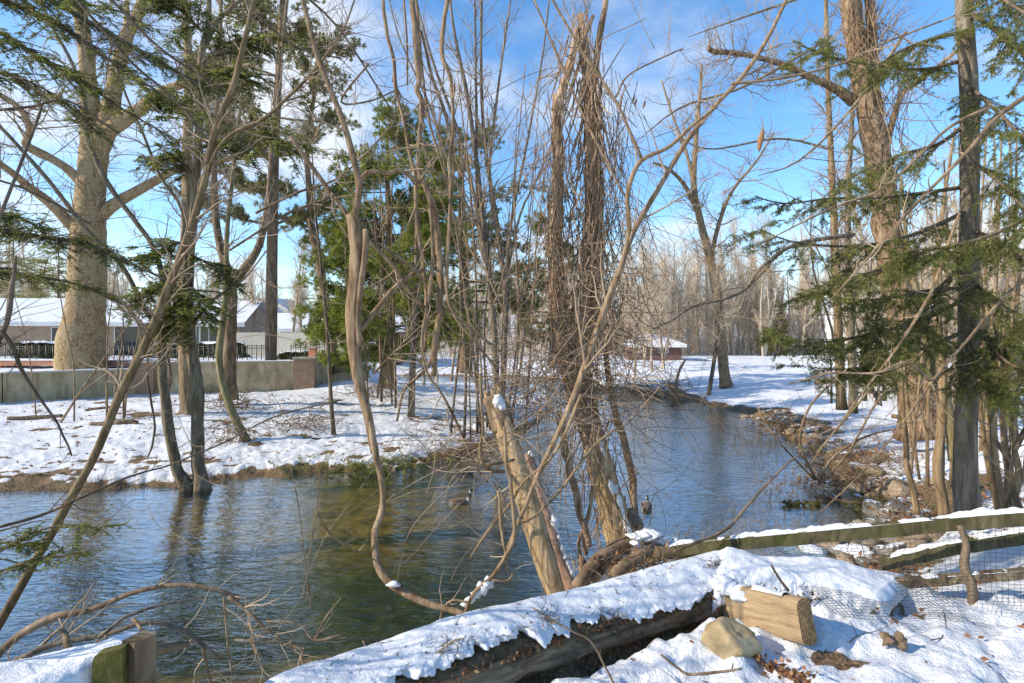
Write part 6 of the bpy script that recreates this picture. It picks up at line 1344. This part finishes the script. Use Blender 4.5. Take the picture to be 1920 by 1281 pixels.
# loose leaves and twigs on the snow
def scatter_stuff(name, lab, n, box, mat, rng, kind='leaf'):
    x = rng.uniform(box[0], box[1], n); y = rng.uniform(box[2], box[3], n); z = terrain(x, y); mb = MB(); S = np.c_[x, y, z+.008]
    if kind == 'leaf': mb.leaves(S, np.c_[rng.normal(0, 1, (n, 2)), rng.normal(0, .25, n)], rng.uniform(.02, .06, n), .022, rng)
    else:
        P, R = wander(rng, S, np.c_[rng.normal(0, 1, (n, 2)), rng.normal(0, .12, n)], rng.uniform(.1, .6, n), 7, .12, 0, rng.uniform(.001, .004, n), .4); P[..., 2] = np.maximum(P[..., 2], terrain(P[..., 0].ravel(), P[..., 1].ravel()).reshape(P.shape[:2])); mb.tubes(P, R, 4, cap=False)
    o = mb.build(name, mat); o['label'] = lab; return tag(o, kind='stuff')
rl = np.random.default_rng(751)
scatter_stuff('fallen_leaves', 'brown dead leaves scattered on the near snow', 130, (-.2, 3.2, 1.8, 4.0), LEAF_B, rl)
scatter_stuff('fallen_twigs', 'thin twigs lying on the near snow', 60, (-.2, 3.6, 1.8, 4.2), BK_DARK, rl, 't')
# leafy trail beside boulder
n_ = 260; tt_ = rl.uniform(0, 1, n_); S = np.stack([PX(np.interp(q, [0, .3, .6, 1], [1395, 1430, 1455, 1490])+rl.normal(0, 7), np.interp(q, [0, .3, .6, 1], [1195, 1225, 1250, 1290]), 2.6) for q in tt_]); S[:, 1] = np.interp(tt_, [0, 1], [2.72, 2.45])
S[:, 2] = terrain(S[:, 0], S[:, 1])+rl.uniform(0, .03, n_); S[:, 0] = S[:, 0]
mb = MB(); mb.leaves(S, rl.normal(0, 1, (n_, 3)), .028, .018, rl); o_ = mb.build('leaf_litter', LEAF_B); o_['label'] = 'trail of rusty dead leaves beside the boulder'; tag(o_, kind='stuff')
q = PX(1674, 1212, 2.75); z = ground(q[0], q[1]); mb = MB()
for k in range(2): blob(mb, (q[0]+(-.022, .03)[k], q[1]-.01*k, z+.035), (.027, .026, .026), rl, amp=.8)
tag(mb.build('pine_cone', BK_BROWN, loc=(q[0], q[1], z)), 'small brown cone half sunk in the snow at the lower right', 'cone')
bare_branch('thin brown twig lying on the snow in front of the log', [[(1240, 1228, 4), (1270, 1252, 5), (1290, 1264, 5), (1330, 1262, 5), (1390, 1254, 4)], [(1372, 1254, 3), (1374, 1244, 3)]], 2.45, 2.42, 761, n1=4, n2=3, L1=.06, L2=.04)
bare_branch('thin dark twig stuck in the snow of the fallen panel', [[(1000, 1140, 3), (1040, 1165, 4), (1075, 1185, 4), (1110, 1205, 4), (1150, 1281, 4)], [(700, 1252, 2), (760, 1238, 3), (815, 1226, 4), (850, 1202, 3), (870, 1198, 2)], [(680, 1202, 3), (700, 1240, 3), (718, 1281, 3)]], 2.5, 2.4, 762, n1=5, n2=3, L1=.06, L2=.04, each='twigs in the log snow')
bare_branch('short dark stick poking from the snow near the sawn timber', [[(1445, 1059, 4), (1462, 1085, 5), (1478, 1108, 6)], [(1530, 1180, 4), (1585, 1165, 8), (1640, 1148, 9)]], 3.2, 3.1, 763, n1=4, n2=2, L1=.08, L2=.04, mat=BK_DARK, each='sticks near the timber')

# left bank debris, brush clumps and fallen limbs
def brush(label, px, py, d, w, h, n, seed, mat=BK_BROWN, leaf=True, name='brush_pile'):
    rng = np.random.default_rng(seed); c = PX(px, py, d); c[2] = max(ground(c[0], c[1]), 0); t = thing(name, label, 'brush pile', c)
    S = c+rng.normal(0, 1, (n, 3))*(w*.4, w*.3, h*.3)+(0, 0, h*.3); P, R = wander(rng, S, rng.normal(0, 1, (n, 3))*(1, 1, .5), rng.uniform(.3, 1.1, n)*w*.7, 7, .2, 0, rng.uniform(.004, .012, n)*d/18, .4)
    mb = MB(); mb.tubes(P, R, 4, cap=False); mb.build('sticks', mat, t)
    if leaf: mb = MB(); mb.leaves(S, rng.normal(0, 1, (n, 3)), .09, .05, rng); mb.build('dead_leaves', LEAF_B, t)
brush('ball of brown flood debris caught on the mossy leaning tree', 435, 785, 17.4, .7, .9, 170, 771)
brush('brown debris heap at the foot of the forked tree', 440, 745, 22, 1.3, .7, 150, 772)
brush('twiggy brush heap in the snow right of the mossy leaning tree', 565, 772, 19, 1.6, .6, 160, 773)
brush('brush heap by the paired pine feet', 700, 710, 27, 2.0, .8, 140, 774)
brush('dark brush and roots overhanging the water under the bank point', 855, 855, 16.6, 2.0, .45, 220, 775)
brush('brown uprooted root tangle where the bank meets the barkless trunk', 905, 825, 17.6, 1.2, .8, 180, 776)
brush('dried brush tangle on the stony shore bend', 1480, 820, 20.5, 2.2, .6, 200, 777)
brush('tan brush heap on the snow behind the shore rocks', 1640, 790, 14.5, 1.8, .6, 200, 778)
brush('heap of sticks on the shore rocks below the vine clad trunk', 1620, 830, 13, 2.0, .5, 180, 779)
brush('brown brush along the far bank of the upper bend', 1225, 738, 37, 3.2, .7, 200, 780)
brush('tangled brown brush on the snow behind the fence rails', 1690, 985, 7.4, 1.0, .4, 160, 781)
brush('dry brown brush between the shore slabs and the grey spruce trunk', 1740, 900, 9.6, 1.3, .5, 180, 782)
brush('pale stick heap at the right edge beyond the fence', 1880, 920, 8.2, 1.4, .6, 180, 783)
brush('brown bramble on the shore above the swimming goose', 1570, 850, 13.5, 1.6, .5, 170, 784)
def dlog(label, pts, d0, d1, m=BK_BROWN, name='fallen_log'):
    P, R = trace(pts, d0, d1, 20, wob=.4); P[:, 2] = np.maximum(P[:, 2], terrain(P[:, 0], P[:, 1])+R*.4); mb = MB(); mb.tubes(P, R, 9, rough=.2); return tag(mb.build(name, m, loc=P[0]), label, 'log')
dlog('weathered fallen limb lying on snow at the far left', [(15, 838, 9), (60, 822, 10), (115, 812, 8)], 20, 20.5)
dlog('forked fallen limb lying on snow left of the surface roots', [(170, 838, 8), (210, 828, 11), (245, 822, 12), (258, 830, 8)], 19, 19.3)
dlog('thin fallen limb lying on snow above the forked limb', [(160, 805, 5), (200, 790, 7), (225, 786, 5)], 21.5, 22)
dlog('dark stick lying at the left water edge', [(-20, 905, 6), (60, 900, 7), (120, 902, 5)], 13.6, 13.8)
t = thing('driftwood_stump', 'pale driftwood stump with roots at the creek bend on the far bank', 'stump', PX(1270, 750, 33)); mb = MB()
for s in ([(1262, 718, 14), (1266, 735, 20), (1275, 748, 24), (1290, 757, 16), (1308, 765, 8)], [(1268, 742, 10), (1285, 748, 10), (1305, 762, 9), (1312, 768, 5)], [(1262, 752, 12), (1275, 760, 12), (1292, 766, 6)], [(1266, 735, 6), (1272, 700, 5), (1285, 675, 3)]):
    P, R = trace(s, 32.6); mb.tubes(P, R, 9, rough=.25)
mb.build('stump', BK_TAN, t)
dlog('split tan log lying in the snow before the brown trunks', [(1530, 716, 12), (1560, 712, 13), (1578, 714, 9)], 19, 19, BK_DEAD)
t = thing('rail_fence', 'old split rail fence half hidden beyond the vine clad trunk', 'fence', PX(1660, 720, 19))
mb = MB()
for yy in (708, 722, 735): P, R = trace([(1595, yy+2, 5), (1660, yy, 5), (1730, yy-3, 5), (1800, yy-4, 5)], 19.5, 19); mb.tubes(P, R, 6, rough=.1)
mb.build('rail', BK_TAN, t)
for x in (1622, 1658, 1780):
    mb = MB(); P, R = trace([(x, 695, 8), (x, 752, 8)], 19.2); mb.tubes(P, R, 6, rough=.1); mb.build('post', BK_MOSS, t)
# grass and litter along the banks
def reeds(name, lab, n, fn, mat, rng, L=(.15, .4), r=.003):
    x, y = fn(n); z = terrain(x, y); S = np.c_[x, y, np.maximum(z, -.03)-.02]; P, R = wander(rng, S, np.c_[rng.normal(0, .5, (n, 2)), np.ones(n)], rng.uniform(*L, n), 5, .15, -.05, r*rng.uniform(.6, 1.4, n), .3)
    mb = MB(); mb.tubes(P, R, 3, cap=False); o = mb.build(name, mat); o['label'] = lab; return tag(o, kind='stuff')
rg = np.random.default_rng(791)
def shore(a, b, o0, o1):
    pts = CREEK[a:b]; sg = np.r_[0, np.cumsum(np.hypot(*np.diff(pts, axis=0).T))]
    def f(n):
        u = rg.uniform(0, sg[-1], n); i = np.clip(np.searchsorted(sg, u, 'right')-1, 0, len(pts)-2); t = ((u-sg[i])/(sg[i+1]-sg[i]))[:, None]; p = pts[i]*(1-t)+pts[i+1]*t
        e = nrm(pts[i+1]-pts[i]); o = rg.uniform(o0, o1, n)[:, None]; p = p+np.c_[-e[:, 1], e[:, 0]]*o; return p[:, 0], p[:, 1]
    return f
reeds('bank_grass', 'dead grass and roots hanging over the left water edge', 2600, shore(1, 12, -.05, .4), GRASS, rg, (.08, .28), .005)
reeds('shore_weeds', 'dead brown weeds along the stony shore', 2600, shore(20, 33, -2.2, -.05), GRASS, rg, (.15, .5), .004)
reeds('dry_weeds', 'dry weed stalks on the left snowy bank', 620, lambda n: (rg.uniform(-20, 0, n), rg.uniform(14.5, 27, n)), GRASS, rg, (.15, .5), .004)
scatter_stuff('fallen_sticks', 'sticks and bark scattered on the left snowy bank', 900, (-20, 0, 14.5, 26), BK_BROWN, np.random.default_rng(792), 't')

rl2 = np.random.default_rng(793); n_ = 1500; xx = rl2.uniform(-21, 0, n_); yy = rl2.uniform(14, 27, n_); kk = fbm(xx*.8, yy*1.3, oct=3, seed=77) > -.05; xx, yy = xx[kk], yy[kk]
mb = MB(); mb.leaves(np.c_[xx, yy, terrain(xx, yy)+.015], np.c_[rl2.normal(0, 1, (len(xx), 2)), rl2.normal(0, .35, len(xx))], rl2.uniform(.06, .16, len(xx)), .07, rl2); o_ = mb.build('leaf_litter', LEAF_B); o_['label'] = 'dead brown leaves strewn over the left snowy bank'; tag(o_, kind='stuff')
# evergreen bough lying on the left bank, floating weed, cut bough by the rocks
def green_heap(name, label, px, py, d, w, h, n, seed, mat=DULL, ln=.1, cat='bough'):
    rng = np.random.default_rng(seed); c = PX(px, py, d); c[2] = max(ground(c[0], c[1]), 0)+.01; t = thing(name, label, cat, c)
    S = c+np.c_[rng.normal(0, w*.35, n), rng.normal(0, w*.2, n), rng.uniform(0, h*.5, n)]; P, R = wander(rng, S, np.c_[rng.normal(0, 1, (n, 2)), rng.uniform(-.1, .8, n)], rng.uniform(.2, .5, n)*w*.5, 6, .1, -.05, .005, .3)
    mb = MB(); mb.tubes(P, R, 4, cap=False); mb.build('stem', BK_BROWN, t); mb = MB(); needles(mb, rng, P, R, 44, ln, ln*.18, 45); mb.build('foliage', mat, t)
green_heap('fallen_bough', 'green fallen evergreen boughs spilling from the left snowy bank to the water', 700, 880, 14.6, 2.4, .6, 110, 801, HEM)
green_heap('fallen_bough', 'green cut bough lying in the shallows by the shore rocks', 1640, 945, 11.4, .9, .5, 50, 802, PINE_O, .08)
for k, (px, py) in enumerate(((1482, 945), (1502, 949), (1529, 953))):
    green_heap('water_weed', ('largest clump of floating green weed, left of the swimming goose by the rocks', 'middle clump of floating green weed', 'small round clump of floating green weed nearest the goose by the rocks')[k], px, py, 11.8, .26, .12, 26, 803+k, PINE_O, .05, 'weed')

# ------------------------------------------------------------------ geese
def feather():
    m, nt, N, L, b = new_mat('goose_feathers'); at = N.new('ShaderNodeAttribute'); at.attribute_name = 'plumage'
    tc = N.new('ShaderNodeTexCoord'); n1 = noise(N, L, tc.outputs['Object'], 40, 4); mx = N.new('ShaderNodeMix'); mx.data_type = 'RGBA'; mx.blend_type = 'MULTIPLY'; mx.inputs[0].default_value = .6
    L.new(at.outputs['Color'], mx.inputs[6]); L.new(ramp(N, L, n1, ((.3, (.6, .6, .6)), (.7, (1.2, 1.15, 1.1)))), mx.inputs[7]); L.new(mx.outputs[2], b.inputs['Base Color']); b.inputs['Roughness'].default_value = .7; return m
FEA = feather()
def goose(label, px, py, d, heading, seed, s=.6, neck=1.0, low=False):
    q = PX(px, py, d); k = 20
    # spine: tail tip, rump, body, breast, neck, head, bill (x forward)
    sp_ = [(-.50, .13, .012, .012), (-.44, .12, .05, .022), (-.34, .10, .11, .06), (-.20, .09, .155, .10), (-.02, .09, .175, .125), (.14, .10, .165, .125), (.26, .12, .12, .11), (.325, .19, .07, .07), (.345, .27, .047, .047), (.345, .36, .040, .040), (.35, .43, .038, .038), (.372, .475, .042, .042), (.41, .485, .040, .040), (.445, .475, .028, .026), (.48, .462, .018, .012), (.515, .452, .006, .004)]
    if low: sp_ = [(a if i < 6 else a+(.02 if i > 6 else 0), z if i < 7 else z*.62+.03, w, h) for i, (a, z, w, h) in enumerate(sp_)]
    S = catmull([(a, 0, z, w, h) for a, z, w, h in sp_], 64); C = S[:, :3]; T = nrm(np.gradient(C, axis=0)); side = np.array((0, 1., 0)); U = nrm(np.cross(T, side))
    a = np.arange(k)/k*2*np.pi; X = C[:, None]+np.cos(a)[None, :, None]*side*S[:, 3][:, None, None]+np.sin(a)[None, :, None]*U[:, None]*S[:, 4][:, None, None]*-1
    t = np.linspace(0, 1, 64)[:, None]*np.ones(k); zz = X[..., 2]; xx = X[..., 0]
    col = np.zeros((64, k, 3)); brown = np.array((.12, .075, .048)); pale = np.array((.42, .34, .26)); black = np.array((.012, .012, .013)); white = np.array((.78, .76, .72))
    col[:] = brown; col[zz < .07] = pale; col[(xx < -.22) & (xx > -.38) & (zz < .085)] = white; col[(xx < -.38)] = black
    stripe = (np.sin(xx*60+np.abs(X[..., 1])*30) > .55) & (zz > .10) & (xx > -.34) & (xx < .2); col[stripe] = np.array((.20, .14, .095))
    nk = np.arange(64) > 41; col[nk] = black; br_ = (np.arange(64) > 36) & ~nk; col[br_] = np.array((.55, .5, .43))
    hd = (np.arange(64) > 51) & (np.arange(64) < 55); m_ = hd[:, None]*np.ones(k, bool) & (np.abs(np.cos(a))[None] > .62) & (zz < zz.max()-.012); col[m_.astype(bool)] = white
    X = X*s; X[..., 2] -= .045*s
    ca, sa = math.cos(heading), math.sin(heading); X = np.stack((X[..., 0]*ca-X[..., 1]*sa, X[..., 0]*sa+X[..., 1]*ca, X[..., 2]), -1)+np.array((q[0], q[1], 0))
    t_ = thing('goose', label, 'goose', (q[0], q[1], 0)); mb = MB(); mb.grid(X, closed=True); mb.build('body', FEA, t_, attr={'plumage': col.reshape(-1, 3)})
    mb = MB()                                                        # folded wings, proud of the flanks
    for sg in (-1, 1):
        pth = catmull([(.16, .12*sg, .13), (.0, .155*sg, .155), (-.18, .13*sg, .155), (-.34, .07*sg, .15), (-.45, .02*sg, .14)], 20); rr = np.interp(np.linspace(0, 1, 20), [0, .2, .6, 1], [.02, .06, .05, .01])
        b = np.arange(10)/10*2*np.pi; W = pth[:, None]+np.stack((np.zeros((20, 10)), .45*rr[:, None]*np.cos(b), rr[:, None]*np.sin(b)), -1); W = W*s; W[..., 2] -= .045*s
        W = np.stack((W[..., 0]*ca-W[..., 1]*sa, W[..., 0]*sa+W[..., 1]*ca, W[..., 2]), -1)+np.array((q[0], q[1], 0)); mb.grid(W, closed=True)
    mb.build('wing', plain('wing_feathers', (.12, .075, .048), .7, .35, 30), t_)
goose('dark necked goose swimming right in the open between the split vine and the barkless trunk', 862, 943, 12.0, 0.0, 1, .62)
goose('goose swimming in the golden shallows close to the left bank', 879, 890, 14.5, 0.05, 2, .52)
goose('goose seen from behind swimming away right of the snag', 1212, 955, 11.6, 1.25, 3, .62, low=True)
goose('goose drifting low by the shore rocks and floating weed', 1553, 938, 12.2, -.15, 4, .6, low=True)

# bare shrub at the left edge whose twigs dapple the near snow
rx = np.random.default_rng(905); n_ = 9; b0 = np.array((-2.6, 2.2, ground(-2.6, 2.2)-.1))
S = b0+np.c_[rx.normal(0, .12, (n_, 2)), np.zeros(n_)]; A0 = wander(rx, S, np.c_[rx.normal(0, .22, (n_, 2)), np.ones(n_)], rx.uniform(2.4, 4.0, n_), 22, .03, 0, rx.uniform(.009, .02, n_), .35)
t = thing('bare_shrub', 'bare shrub with fine twigs reaching in at the left edge near the rail', 'shrub', b0)
for k in range(n_): mb = MB(); mb.tubes(A0[0][k], A0[1][k], 7, rough=.1); mb.build('stem', BK_DARK, t)
A1 = sprout(rx, A0[0], A0[1], 90, .25, 1, 45, 1.0, 9, .6, .03, .12, .003); A2 = sprout(rx, A1[0], A1[1], 260, .1, 1, 45, .5, 7, .6, .02, .14, .002)
mb = MB()
for Z in (A1, A2): mb.tubes(Z[0], Z[1], 4, cap=False)
mb.build('crown', BK_BROWN, t)
